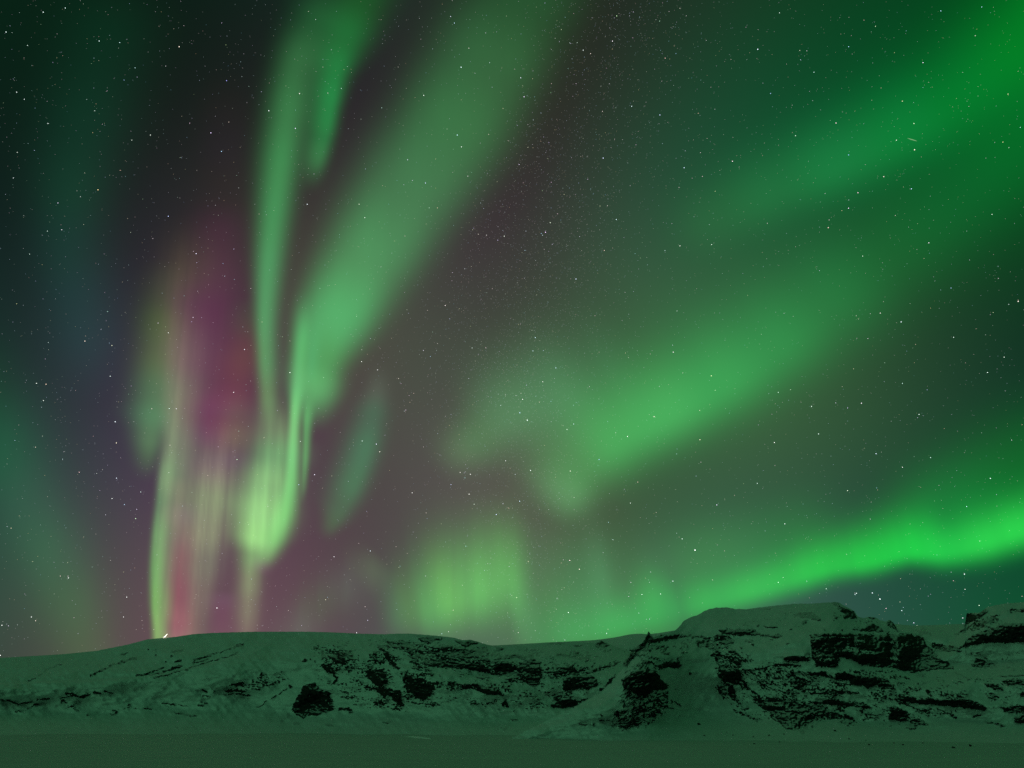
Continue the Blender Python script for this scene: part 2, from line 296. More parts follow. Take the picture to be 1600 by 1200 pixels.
def rock_density(x, y):
    """Share of bare rock at plate coordinates, 0 to 1; outlines are roughened by noise."""
    wx = x + 3.4 * fbm(x / 9, y / 7, 4, 11, .65); wy = y + 2.2 * fbm(x / 9, y / 7, 4, 23, .65)
    R = np.zeros(x.shape)
    for kind, dens, wid, s in ROCK:
        pts = parse(s); P = np.array(pts); m = max(wid, 3) + 6
        box = (x > P[:, 0].min() - m) & (x < P[:, 0].max() + m) & (y > P[:, 1].min() - m) & (y < P[:, 1].max() + m)
        if not box.any(): continue
        bx, by = wx[box], wy[box]
        if kind == 'D':
            v = np.zeros(bx.shape)
            for px, py in pts: v = np.maximum(v, np.clip(wid * 0.75 + .6 - np.hypot(bx - px, by - py), 0, 1))
        elif kind == 'L' or (kind == 'S' and wid):
            v = np.clip(wid / 2 + .8 - poly_dist(pts, bx, by, False), 0, 1)
        else:
            soft = 2.2 if dens > .9 else 4.0 if dens > .7 else 16.0
            v = np.clip(poly_dist(pts, bx, by, True) / soft + .5, 0, 1)
        if kind == 'S': R[box] *= 1 - dens * v
        else: R[box] = np.maximum(R[box], dens * v)
    return R

ZONES = [(.33, '485,1004 620,996 760,1008 960,1010 975,1035 930,1062 860,1112 800,1112 700,1108 600,1112 530,1100 480,1040'),
         (.33, '970,1010 1060,998 1110,1000 1110,1016 1060,1050 1052,1085 1070,1105 1000,1142 950,1140 960,1100 975,1080'),
         (.33, '1110,1000 1260,990 1260,1048 1420,1048 1500,1050 1520,1080 1500,1120 1380,1140 1290,1136 1210,1142 1150,1112 1115,1060'),
         (.22, '1160,950 1400,955 1410,988 1260,988 1200,1000 1120,985'), (.26, '1500,1015 1650,1015 1650,1130 1560,1120 1510,1060')]
FANS = '1048,1130 1045,1060 1080,1008 1108,1014 1112,1060 1132,1105 1170,1140 1090,1175|880,1130 955,1062 966,1072 958,1100 930,1135|626,1082 612,1050 618,1040 632,1078|1160,1010 1255,995 1255,1018 1180,1036'

def rock_mask(x, y):
    """Bare rock (1) or snow (0): the density thresholded against a layered noise that follows the beds of the rock."""
    tilt = np.interp(x, [560, 700, 860, 930, 1020, 1070, 1150, 1250, 1300, 1600], [.12, .06, -.05, -.5, -.35, .2, .5, .3, .18, .2])
    xb = np.arange(x.min() - 1, x.max() + 2, 2.0); tb = np.interp(xb, [560, 700, 860, 930, 1020, 1070, 1150, 1250, 1300, 1600], [.12, .06, -.05, -.5, -.35, .2, .5, .3, .18, .2])
    yy = y - np.interp(x, xb, np.cumsum(tb) * 2.0)                      # beds bend with the hillside
    wig = 1.2 * fbm(x / 14, y / 10, 2, 91)
    n = fbm(x / 22, yy / 8, 2, 41, .6) * .40 + fbm(x / 6.4, (yy + wig) / 2.8, 2, 57, .8) * .60 + fbm(x / 3.1, (yy + wig) / 1.9, 1, 61) * .66
    u = 1 / (1 + np.exp(-1.75 * n / .95))
    R = rock_density(x, y)
    near = box_blur(box_blur(R, 15, 0), 19, 1)
    E = np.where(R > .7, .83 * R + .16 * np.clip((R - .92) / .05, 0, 1), R * 1.45)
    E = np.maximum(E, np.clip(near * .75, 0, .42) * np.interp(x, [380, 480], [.12, 1]))
    Z = np.zeros(x.shape)
    for v, q in ZONES: Z = np.maximum(Z, v * np.clip(poly_dist(parse(q), x, y, True) / 22 + .6, 0, 1))
    E = np.maximum(E, Z * (.55 + 1.1 * np.clip(.5 + fbm(x / 34, y / 15, 2, 97), 0, 1)))
    for q in FANS.split('|'): E = E - .30 * np.clip(poly_dist(parse(q), x, y, True) / 8 + .5, 0, 1) * (R < .7)
    m = np.clip((E - u) * 6.5 + .5, 0, 1)
    return m * np.clip(E * 9 - .6, 0, 1), R

def link(o): S.collection.objects.link(o); return o

def tag(o, label=None, cat=None, group=None, kind=None):
    if label: o['label'] = label
    if cat: o['category'] = cat
    if group: o['group'] = group
    if kind: o['kind'] = kind
    return o

def mesh_object(name, verts, faces, mat, parent=None, smooth=True):
    me = bpy.data.meshes.new(name)
    verts = np.asarray(verts, np.float32); faces = np.asarray(faces, np.int32); k = faces.shape[1]
    me.vertices.add(len(verts)); me.vertices.foreach_set('co', verts.ravel())
    me.loops.add(faces.size); me.loops.foreach_set('vertex_index', faces.ravel())
    me.polygons.add(len(faces)); me.polygons.foreach_set('loop_start', np.arange(0, faces.size, k, dtype=np.int32))
    me.polygons.foreach_set('use_smooth', np.full(len(faces), smooth))
    me.update(calc_edges=True); me.validate()
    me.materials.append(mat)
    o = bpy.data.objects.new(name, me); o.parent = parent
    return link(o)

def set_float(me, name, v):
    me.attributes.new(name, 'FLOAT', 'POINT').data.foreach_set('value', np.asarray(v, np.float32).ravel())

def set_color(me, name, c):
    c = np.c_[np.asarray(c, np.float32), np.ones(len(c), np.float32)]
    me.attributes.new(name, 'FLOAT_COLOR', 'POINT').data.foreach_set('color', c.astype(np.float32).ravel())

def grid_faces(nr, nc, keep=None):
    i = (np.arange(nr - 1)[:, None] * nc + np.arange(nc - 1)[None, :]).ravel()
    f = np.stack([i, i + 1, i + nc + 1, i + nc], 1)
    if keep is not None: f = f[keep.ravel()[f].all(1)]
    return f

def compact(verts, faces, *attrs):
    used = np.unique(faces); m = np.full(len(verts), -1); m[used] = np.arange(len(used))
    return (verts[used], m[faces]) + tuple(a[used] for a in attrs)

def box_blur(a, n, axis):
    if n < 2: return a
    k = np.ones(n) / n; pad = [(0, 0)] * a.ndim; pad[axis] = (n // 2, n - 1 - n // 2)
    p = np.pad(a, pad, mode='edge')
    return np.apply_along_axis(lambda v: np.convolve(v, k, 'valid'), axis, p)

# ---------------------------------------------------------------- materials
def material(name):
    m = bpy.data.materials.new(name); m.use_nodes = True; nt = m.node_tree; nt.nodes.clear()
    return m, nt, nt.nodes.new, nt.links.new

def hill_material(name, snow, rock):
    """Snow over dark basalt: the mesh says where the rock is bare, noise breaks up its edge."""
    m, nt, N, L = material(name)
    geo = N('ShaderNodeNewGeometry'); att = N('ShaderNodeAttribute'); att.attribute_name = 'bare_rock'
    n1 = N('ShaderNodeTexNoise'); n1.inputs['Scale'].default_value = .9; n1.inputs['Detail'].default_value = 4
    n2 = N('ShaderNodeTexNoise'); n2.inputs['Scale'].default_value = .035; n2.inputs['Detail'].default_value = 5
    n3 = N('ShaderNodeTexNoise'); n3.inputs['Scale'].default_value = .35; n3.inputs['Detail'].default_value = 5
    for n in (n1, n2, n3): L(geo.outputs['Position'], n.inputs['Vector'])
    a = N('ShaderNodeMath'); a.operation = 'MULTIPLY_ADD'; a.inputs[1].default_value = .5; L(n1.outputs['Fac'], a.inputs[0])
    s = N('ShaderNodeMath'); s.operation = 'SUBTRACT'; s.inputs[1].default_value = .25; L(att.outputs['Fac'], s.inputs[0]); L(s.outputs[0], a.inputs[2])
    mr = N('ShaderNodeMapRange'); mr.interpolation_type = 'SMOOTHSTEP'; mr.inputs['From Min'].default_value = .36; mr.inputs['From Max'].default_value = .60; L(a.outputs[0], mr.inputs['Value'])
    sc = N('ShaderNodeMix'); sc.data_type = 'RGBA'; L(n2.outputs['Fac'], sc.inputs['Factor'])
    sc.inputs['A'].default_value = tuple(v * .90 for v in snow) + (1,); sc.inputs['B'].default_value = tuple(v * 1.06 for v in snow) + (1,)
    rc = N('ShaderNodeMix'); rc.data_type = 'RGBA'; L(n3.outputs['Fac'], rc.inputs['Factor'])
    rc.inputs['A'].default_value = tuple(v * .55 for v in rock) + (1,); rc.inputs['B'].default_value = tuple(v * 1.7 for v in rock) + (1,)
    sx = N('ShaderNodeSeparateXYZ'); L(geo.outputs['Normal'], sx.inputs[0])                   # snow settles on the ledges
    lg = N('ShaderNodeMath'); lg.operation = 'MULTIPLY_ADD'; lg.inputs[1].default_value = .35; L(n1.outputs['Fac'], lg.inputs[0]); L(sx.outputs['Z'], lg.inputs[2])
    ld = N('ShaderNodeMapRange'); ld.interpolation_type = 'SMOOTHSTEP'; ld.inputs['From Min'].default_value = 1.0; ld.inputs['From Max'].default_value = 1.16; ld.inputs['To Min'].default_value = 1.0; ld.inputs['To Max'].default_value = .2; L(lg.outputs[0], ld.inputs['Value'])
    fr = N('ShaderNodeMath'); fr.operation = 'MULTIPLY'; L(mr.outputs[0], fr.inputs[0]); L(ld.outputs[0], fr.inputs[1])
    mx = N('ShaderNodeMix'); mx.data_type = 'RGBA'; L(fr.outputs[0], mx.inputs['Factor']); L(sc.outputs['Result'], mx.inputs['A']); L(rc.outputs['Result'], mx.inputs['B'])
    bp = N('ShaderNodeBump'); bp.inputs['Strength'].default_value = .25; bp.inputs['Distance'].default_value = .9; L(n3.outputs['Fac'], bp.inputs['Height'])
    p = N('ShaderNodeBsdfPrincipled'); p.inputs['Roughness'].default_value = .85; p.inputs['Specular IOR Level'].default_value = .15
    L(mx.outputs['Result'], p.inputs['Base Color']); L(bp.outputs[0], p.inputs['Normal'])
    o = N('ShaderNodeOutputMaterial'); L(p.outputs[0], o.inputs[0])
    return m

def ground_material():
    m, nt, N, L = material('snowfield')
    geo = N('ShaderNodeNewGeometry'); mp = N('ShaderNodeMapping'); mp.inputs['Scale'].default_value = (.02, .11, 1)
    L(geo.outputs['Position'], mp.inputs['Vector'])
    n1 = N('ShaderNodeTexNoise'); n1.inputs['Scale'].default_value = 1; n1.inputs['Detail'].default_value = 6; L(mp.outputs[0], n1.inputs['Vector'])
    n2 = N('ShaderNodeTexNoise'); n2.inputs['Scale'].default_value = .09; n2.inputs['Detail'].default_value = 1; L(geo.outputs['Position'], n2.inputs['Vector'])
    sc = N('ShaderNodeMix'); sc.data_type = 'RGBA'; L(n1.outputs['Fac'], sc.inputs['Factor'])
    sc.inputs['A'].default_value = (0.54, 0.6, 0.58, 1.0); sc.inputs['B'].default_value = (0.73, 0.77, 0.76, 1.0)
    bp = N('ShaderNodeBump'); bp.inputs['Strength'].default_value = .15; bp.inputs['Distance'].default_value = .2; L(n2.outputs['Fac'], bp.inputs['Height'])
    p = N('ShaderNodeBsdfPrincipled'); p.inputs['Roughness'].default_value = .8; p.inputs['Specular IOR Level'].default_value = .15
    L(sc.outputs['Result'], p.inputs['Base Color']); L(bp.outputs[0], p.inputs['Normal'])
    o = N('ShaderNodeOutputMaterial'); L(p.outputs[0], o.inputs[0])
    return m

def glow_material(name, attr, additive, color=None, strength=1.0):
    """A gas or a lamp that gives off light; aurora lets the stars shine through it."""
    m, nt, N, L = material(name)
    e = N('ShaderNodeEmission'); e.inputs['Strength'].default_value = strength
    if attr:
        a = N('ShaderNodeAttribute'); a.attribute_name = attr; L(a.outputs['Color'], e.inputs['Color'])
    else: e.inputs['Color'].default_value = color + (1,)
    o = N('ShaderNodeOutputMaterial')
    if additive:
        t = N('ShaderNodeBsdfTransparent'); ad = N('ShaderNodeAddShader'); L(t.outputs[0], ad.inputs[0]); L(e.outputs[0], ad.inputs[1]); L(ad.outputs[0], o.inputs[0])
    else: L(e.outputs[0], o.inputs[0])
    m.cycles.emission_sampling = 'NONE' if additive or attr else 'AUTO'
    return m

def plain_material(name, color, rough):
    m, nt, N, L = material(name)
    geo = N('ShaderNodeNewGeometry'); n = N('ShaderNodeTexNoise'); n.inputs['Scale'].default_value = 2.0; n.inputs['Detail'].default_value = 5; L(geo.outputs['Position'], n.inputs['Vector'])
    c = N('ShaderNodeMix'); c.data_type = 'RGBA'; L(n.outputs['Fac'], c.inputs['Factor'])
    c.inputs['A'].default_value = tuple(v * .5 for v in color) + (1,); c.inputs['B'].default_value = tuple(min(1, v * 1.5) for v in color) + (1,)
    p = N('ShaderNodeBsdfPrincipled'); p.inputs['Roughness'].default_value = rough; L(c.outputs['Result'], p.inputs['Base Color'])
    o = N('ShaderNodeOutputMaterial'); L(p.outputs[0], o.inputs[0])
    return m

SNOW_ROCK = hill_material('snow_over_basalt', (0.84, 0.86, 0.86), (0.026, 0.026, 0.026))
GROUND = ground_material()
AURORA = glow_material('aurora_gas', 'glow', True)
STAR = glow_material('starlight', 'glow', True)
CREST_LIGHT = glow_material('white_glow', None, False, (1.0, .93, .78), 6.0)
STONE = plain_material('dark_stone', (.022, .022, .022), .9)
METAL = plain_material('grey_metal', (.25, .25, .25), .5)
METEOR = glow_material('meteor_glow', None, False, (.20, .42, .20), 1.0)
PALE = plain_material('pale_white', (.55, .57, .56), .6)
for k in 'AB': PALE.node_tree.nodes['Mix'].inputs[k].default_value = (.93, .95, .94, 1)

# ---------------------------------------------------------------- the ground: one sheet to the horizon
def build_ground():
    rr = np.r_[np.linspace(1.0, 120, 60), np.geomspace(122, 900, 230), np.geomspace(930, 1500, 20), np.geomspace(1700, 70000, 24)]
    aa = np.r_[np.arange(-math.pi, -1.05, .05), np.arange(-1.05, 1.05, .0045), np.arange(1.05, math.pi, .05), [math.pi]]
    r, a = np.meshgrid(rr, aa, indexing='ij')
    x, y = r * np.sin(a), r * np.cos(a)
    z = 7.3 * (1 - np.clip((r - 8) / 112, 0, 1) ** 2 * (3 - 2 * np.clip((r - 8) / 112, 0, 1)))     # the low rise the camera stands on
    drift = .42 * fbm(x / 60, y / 30, 3, 301) + .10 * fbm((x + .5 * y) / 9, (y - .3 * x) / 22, 2, 305)      # wind drifts
    z = z + drift * np.clip((r - 20) / 120, 0, 1) * np.clip(1.6 - r / 1000, 0, 1)
    v = np.stack([x, y, z], -1).reshape(-1, 3)
    v = np.r_[v, [[0, 0, 7.3]]]
    o = mesh_object('snowfield', v, grid_faces(len(rr), len(aa)), GROUND)
    tag(o, 'flat open snowfield in front of the hills', 'ground', kind='structure')
build_ground()

# ---------------------------------------------------------------- the hills
def curve(s):
    p = np.array(parse(s)); return lambda x: np.interp(x, p[:, 0], p[:, 1])

def columns(x0, x1):
    parts = []
    if x0 < -20: parts.append(np.arange(x0, -20, 9.0))
    parts.append(np.arange(max(x0, -20), min(x1, 1640), 1.45))
    if x1 > 1640: parts.append(np.arange(1640, x1, 9.0))
    return np.concatenate(parts)

GRIDS = {}
def build_hill(name, label, x0, x1, sky, foot, dfoot, dtop, rows, power=1.0, flat=.96, seed=0, fringe=1.6, step=None, back=700.0):
    X = columns(x0, x1); nc = len(X)
    ytop = sky(X) + fringe * fbm(X / 6, X * 0 + seed, 3, 400 + seed) * .45
    ybot = foot(X); T = np.linspace(0, 1, rows)
    Y = ybot[None, :] + (ytop - ybot)[None, :] * T[:, None]
    XX = np.broadcast_to(X[None, :], Y.shape).copy()
    mask, dens = rock_mask(XX, Y)
    steep = box_blur(box_blur(np.clip(dens * 1.1, 0, 1), 7, 0), 7, 1)
    rate = 1 - .78 * steep
    cum = np.cumsum(rate, 0); cum = (cum - cum[:1]) / (cum[-1:] - cum[:1])
    wide = lambda a, n: box_blur(box_blur(a, n, -1), n, -1)
    dev = wide(cum - T[:, None], 45)                        # benches and cliffs run on along the hillside
    cum = np.clip((ybot[None, :] - Y) / (ybot - wide(sky(X)[None, :], 31)[0])[None, :], 0, 1.12) + dev
    cum = cum + flat * np.sin(2 * math.pi * cum) / (2 * math.pi)
    U = np.arange(X[0] - 120, X[-1] + 121, 3.0)                    # rounded plan: no kinks between the spurs
    soft = lambda fn: np.interp(X, U, np.convolve(np.pad(fn(U), 20, mode='edge'), np.hanning(43)[1:-1] / np.hanning(43).sum(), 'valid'))
    D = soft(dfoot)[None, :] + (soft(dtop) - soft(dfoot))[None, :] * cum ** power
    if step is not None: D = D * step(XX, Y)
    D = D * (1 + .020 * fbm(XX / 70, Y / 26, 3, 77 + seed) + .0035 * fbm(XX / 12, Y / 7, 3, 78 + seed) + .0030 * fbm((XX + .8 * (Y - 1060) * np.sign(XX - 1010)) / 11, Y / 70, 2, 76 + seed))       # drifts and hollows in the snow
    D = D - mask * 1.6 + mask * 3.6 * fbm(XX / 5.5, Y / 3.4, 3, 79 + seed, .6)                                 # broken rock
    d = ray(XX, Y); h = np.hypot(d[..., 0], d[..., 1])
    P = d * (D / h)[..., None] + np.array([0, 0, EYE])
    # the far side: falls away behind the crest
    top = P[-1]; hd = top[:, :2] / np.linalg.norm(top[:, :2], axis=1)[:, None]; layers = []
    for k in range(1, 9):
        q = k / 8.0
        layers.append(np.c_[top[:, :2] + hd * (back * q), (top[:, 2] + 3) * (1 - q ** 1.3) - 3 - 2.0 * min(k, 2)])
    V = np.concatenate([P, np.stack(layers)], 0); M = np.concatenate([mask, np.zeros((8, nc))], 0)
    o = mesh_object(name, V.reshape(-1, 3), grid_faces(rows + 8, nc), SNOW_ROCK)
    set_float(o.data, 'bare_rock', M)
    tag(o, label, 'hill', kind='structure')
    GRIDS[name] = (X, Y, P, mask)
    return o

line = lambda s: curve(s)
left_step_line = curve('-450,1075 0,1068 150,1063 230,1057 320,1040 400,1016 420,1005')
def left_step(x, y):
    t = np.clip((y - left_step_line(x)) / 5 + .5, 0, 1); t = t * t * (3 - 2 * t)
    return 1 - .022 * t * np.clip((430 - x) / 80, 0, 1) * np.clip((1130 - y) / 62, 0, 1)

build_hill('far_snow_ridge', 'far pale snow ridge seen through the gaps between the nearer mountains', 520, 2050,
    line('520,1030 700,1012 800,1007 870,1003 905,1001.5 930,1000 960,996 985,991 1000,990 1012,991 1030,989 1060,984 1120,975 1400,975 1425,977.5 1450,977 1475,976 1500,975 1545,976 1700,970 2050,960'),
    line('520,1062 2050,1062'), line('520,1500 2050,1500'), line('520,2700 2050,2500'), 40, seed=1, fringe=.6, back=2500)
build_hill('snow_hill', 'broad rounded snow hill on the left with a rocky notched ridge towards the middle', -460, 1095,
    line('-460,1045 -200,1037 0,1028 50,1025 100,1022 150,1017 200,1007 230,999 250,997 275,995 300,991 330,989 360,988 400,987 440,987 480,987 520,988 560,990 600,991 620,990 640,990 660,991.5 690,994 710,996.5 722,1000 735,999.5 748,1003 760,1007 775,1009.5 780,1008.5 790,1009.5 820,1007 850,1004 880,1003 905,1003 928,1005 938,1001 948,1004 960,1010 985,1018 1010,1026 1095,1045'),
    line('-460,1152 300,1153 500,1155 700,1160 850,1164 1095,1170'), line('-460,640 0,640 500,560 700,455 850,420 1095,400'),
    line('-460,1350 0,1300 250,1150 430,1000 600,800 700,720 800,760 900,850 1000,960 1095,960'), 168, seed=2, fringe=.8, step=left_step, back=900)
build_hill('right_edge_hill', 'dark rocky hill cut by the right edge behind the right mountain', 1425, 2050,
    line('1425,1030 1470,1012 1490,1001 1502,984 1508,974 1510,958 1522,957.5 1532,957 1540,950 1550,947 1570,943 1600,941 1700,936 2050,925'),
    line('1425,1072 2050,1072'), line('1425,580 2050,580'), line('1425,690 1508,760 1600,800 2050,840'), 110, seed=3, back=600)
build_hill('snow_mountain', 'steep snow mountain on the right banded with dark rock', 790, 2050,
    line('790,1158 850,1128 900,1103 940,1082 962,1058 975,1043 985,1022 1000,1006 1008,998 1011,990 1013.5,986 1016,990 1021,996 1028,993 1040,990 1055,985 1064,976 1068,970 1080,964 1090,961 1100,955 1110,951 1120,949.5 1135,949 1150,951.5 1165,952 1200,947.5 1240,943.5 1270,943 1290,941.5 1305,940.5 1312,942 1318,946 1328,951 1335,955 1340,963 1348,966 1358,963.5 1368,965 1375,969 1384,971 1390,968 1396,973 1402,983 1408,987 1425,988.5 1440,993 1450,1002 1462,1010 1480,1013 1520,1016 1560,1014 1600,1012 1750,1005 2050,1000'),
    line('790,1172 900,1170 1100,1172 1300,1176 2050,1177'), line('790,400 900,370 1100,318 1300,292 1600,325 2050,420'),
    line('790,405 900,405 962,440 1013,470 1060,640 1100,790 1300,780 1450,770 1600,800 2050,1000'), 205, power=1.05, seed=4, back=700)

def on_hill(name, x, y):
    """The point of a hill seen at plate coordinates."""
    X, Y, P, _ = GRIDS[name]
    c = int(np.argmin(abs(X - x))); r = int(np.argmin(abs(Y[:, c] - y)))
    return P[r, c]

def on_ground(x, y):
    d = ray(x, y); return np.array([0, 0, EYE]) + d * (-EYE / d[2])

# ---------------------------------------------------------------- crags that stand out of the hills
CRAGS = [
 ('snow_hill', 'rock_outcrop', 'lone round dark rock knob low on the left hill above the snowfield', 'rock outcrop', 5.0, '475,1072 492,1067 493,1075 503,1078 516,1080 517,1092 522,1102 519,1111 505,1113 495,1118 480,1117 474,1123 462,1116 456,1109 458,1102 466,1086 472,1080'),
 ('snow_hill', 'rock_outcrop', 'black pointed rock wedge halfway up the slope where the left hill turns rocky', 'rock outcrop', 3.5, '570,1047 598,1047 603,1050 606,1065 598,1072 590,1073 580,1063 572,1055'),
 ('snow_hill', 'rock_outcrop', 'narrow dark rock rib running down to the right under the black wedge', 'rock outcrop', 3.0, '588,1073 600,1074 612,1080 624,1078 627,1090 632,1102 628,1105 618,1097 612,1088 595,1086'),
 ('snow_hill', 'rock_outcrop', 'dark slab just under the crest where the left hill starts to drop to the notch', 'rock outcrop', 2.0, '652,997 662,995 672,1002 674,1007 663,1005'),
 ('snow_hill', 'rock_outcrop', 'jagged dark rock on the skyline at the top of the notch', 'rock outcrop', 2.0, '710,1000 722,1003 737,1000 748,1004 735,1008 725,1011'),
 ('snow_hill', 'rock_outcrop', 'square dark rock tower in the middle of the notched ridge', 'rock outcrop', 3.5, '812,1035 830,1028 845,1035 846,1060 838,1070 825,1070 812,1062 810,1050'),
 ('snow_hill', 'rock_outcrop', 'long low dark rock ledge dipping right below the notch', 'rock outcrop', 2.5, '740,1068 755,1072 775,1075 785,1083 785,1088 775,1086 760,1085 745,1077'),
 ('snow_hill', 'rock_outcrop', 'small dark rock at the right end under the low ledge', 'rock outcrop', 1.5, '783,1098 790,1092 794,1100 793,1106 785,1103'),
 ('snow_hill', 'rock_outcrop', 'dark broken rocks above the bare snow slope left of the pinnacle spur', 'rock outcrop', 3.0, '880,1062 890,1055 905,1055 925,1055 935,1068 930,1075 915,1078 880,1078'),
 ('snow_hill', 'rock_outcrop', 'lowest dark rock slab at the head of the gully left of the bare snow slope', 'rock outcrop', 2.0, '862,1102 880,1093 890,1092 905,1095 920,1090 900,1102 885,1107 865,1106'),
 ('snow_hill', 'rock_outcrop', 'rounded dark boulder crag alone on the skyline left of the pinnacle', 'rock outcrop', 1.5, '929,1006 938,1001 945,1004 953,1008 945,1011 931,1013'),
 ('snow_mountain', 'rock_pinnacle', 'pointed dark rock pinnacle at the top of the middle spur', 'rock pinnacle', 1.5, '1010,1000 1011,990 1013,986 1016,992 1021,998 1018,1005 1010,1005'),
 ('snow_mountain', 'rock_buttress', 'big rounded black rock buttress on the spur below the pinnacle', 'rock outcrop', 6.0, '972,1063 982,1055 995,1046 1010,1044 1022,1048 1034,1062 1044,1074 1040,1078 1025,1078 1012,1085 1000,1088 990,1082 975,1074'),
 ('snow_mountain', 'rock_outcrop', 'snow dusted rock ledge just right of the top of the big black buttress', 'rock outcrop', 2.0, '1027,1040 1040,1034 1060,1034 1070,1040 1060,1045 1045,1042 1030,1045'),
 ('snow_mountain', 'rock_outcrop', 'flat black overhanging rock slab on the shelf under the smooth snow summit', 'rock outcrop', 3.0, '1120,986 1130,984 1160,983 1180,983 1190,992 1175,993 1150,993 1130,990'),
 ('snow_mountain', 'rock_buttress', 'upright dark rock pillar between two snow slopes under the flat slab', 'rock outcrop', 3.5, '1125,1045 1140,1045 1150,1055 1158,1050 1160,1062 1148,1068 1128,1062'),
 ('snow_mountain', 'rock_outcrop', 'thin dark rock fin at the foot of the upright pillar', 'rock outcrop', 2.0, '1138,1075 1146,1068 1148,1085 1155,1095 1145,1094 1137,1085'),
 ('snow_mountain', 'rock_outcrop', 'low dark ledge touching the left foot of the great square cliff', 'rock outcrop', 2.0, '1222,1027 1240,1025 1264,1027 1262,1035 1250,1032 1225,1031'),
 ('snow_mountain', 'rock_outcrop', 'ragged dark rocks at the bottom of the slope left of the low ledges', 'rock outcrop', 3.0, '1190,1095 1215,1097 1250,1100 1265,1112 1280,1112 1260,1120 1230,1112 1200,1107'),
 ('snow_mountain', 'rock_outcrop', 'lowest dark rock fan running out onto the snow below the right mountain', 'rock outcrop', 2.5, '1210,1118 1235,1112 1255,1122 1268,1120 1250,1137 1240,1142 1225,1137 1215,1125'),
 ('snow_mountain', 'rock_cliff', 'great square black cliff with snow ledges on the right mountain', 'cliff', 7.0, '1265,992 1285,990 1330,989 1345,990 1360,992 1425,991 1442,997 1450,1010 1462,1022 1466,1029 1478,1034 1490,1040 1490,1046 1460,1046 1435,1050 1420,1050 1400,1043 1370,1042 1345,1037 1330,1030 1312,1026 1310,1040 1310,1042 1290,1042 1274,1040 1268,1020'),
 ('snow_mountain', 'rock_outcrop', 'dark rock hump standing on the snow just above the great cliff', 'rock outcrop', 2.0, '1330,984 1350,983 1355,976 1365,974 1378,982 1382,987 1355,987'),
 ('snow_mountain', 'rock_outcrop', 'dark crag on the right shoulder of the summit skyline', 'rock outcrop', 2.0, '1297,942 1307,941 1313,947 1325,953 1336,957 1340,965 1328,967 1316,965 1318,958 1308,948'),
 ('snow_mountain', 'rock_outcrop', 'small dark triangular tooth at the right end of the summit ridge', 'rock outcrop', 1.2, '1385,972 1390,969 1397,975 1403,986 1395,983'),
 ('snow_mountain', 'rock_outcrop', 'lumpy dark rock band just under the great cliff', 'rock outcrop', 3.0, '1305,1053 1318,1049 1330,1055 1345,1055 1360,1056 1385,1060 1395,1070 1400,1078 1380,1075 1370,1070 1355,1075 1350,1072 1330,1070 1325,1062 1305,1060'),
 ('snow_mountain', 'rock_outcrop', 'narrow dark ledge in the snow two bands below the great cliff', 'rock outcrop', 2.0, '1262,1095 1280,1096 1300,1092 1320,1097 1345,1097 1365,1107 1355,1107 1330,1103 1300,1101 1270,1099'),
 ('snow_mountain', 'rock_outcrop', 'long dark rock ledge alone on the lower right snow slope', 'rock outcrop', 2.5, '1396,1092 1410,1089 1428,1090 1432,1096 1440,1091 1460,1092 1490,1095 1515,1092 1530,1098 1543,1108 1535,1111 1515,1107 1490,1104 1470,1102 1445,1100 1430,1099 1415,1096 1400,1096'),
 ('snow_mountain', 'rock_outcrop', 'blunt dark rock lump under the left end of the long lower ledge', 'rock outcrop', 2.5, '1390,1105 1395,1103 1410,1108 1422,1116 1415,1121 1420,1127 1400,1126 1389,1125'),
 ('snow_mountain', 'rock_outcrop', 'small split dark rock lowest on the lower right snow slope', 'rock outcrop', 2.0, '1420,1123 1432,1123 1440,1126 1452,1133 1435,1133 1430,1140 1417,1138 1422,1130'),
 ('snow_mountain', 'rock_outcrop', 'dark rock lump on the snow saddle right of the great cliff', 'rock outcrop', 2.5, '1518,1040 1525,1028 1535,1030 1550,1036 1545,1042 1530,1043'),
 ('snow_mountain', 'rock_outcrop', 'dark ledge reaching the right edge below the saddle', 'rock outcrop', 2.0, '1565,1065 1580,1062 1640,1062 1640,1070 1575,1070'),
 ('snow_mountain', 'rock_outcrop', 'lowest dark rock cut off by the right edge of the photo', 'rock outcrop', 2.5, '1583,1122 1600,1118 1650,1120 1650,1134 1585,1128'),
 ('right_edge_hill', 'rock_cliff', 'broad black cliff along the foot of the hill at the right edge', 'cliff', 4.0, '1508,1003 1515,995 1530,988 1555,980 1570,974 1640,973 1640,1003 1575,1005 1545,1004 1520,1008 1500,1011 1510,1005'),
 ('right_edge_hill', 'rock_outcrop', 'blocky dark crag at the left corner of the skyline of the right edge hill', 'rock outcrop', 2.0, '1507,978 1510,957 1522,960 1532,958 1538,950 1545,955 1530,966 1515,972'),
]
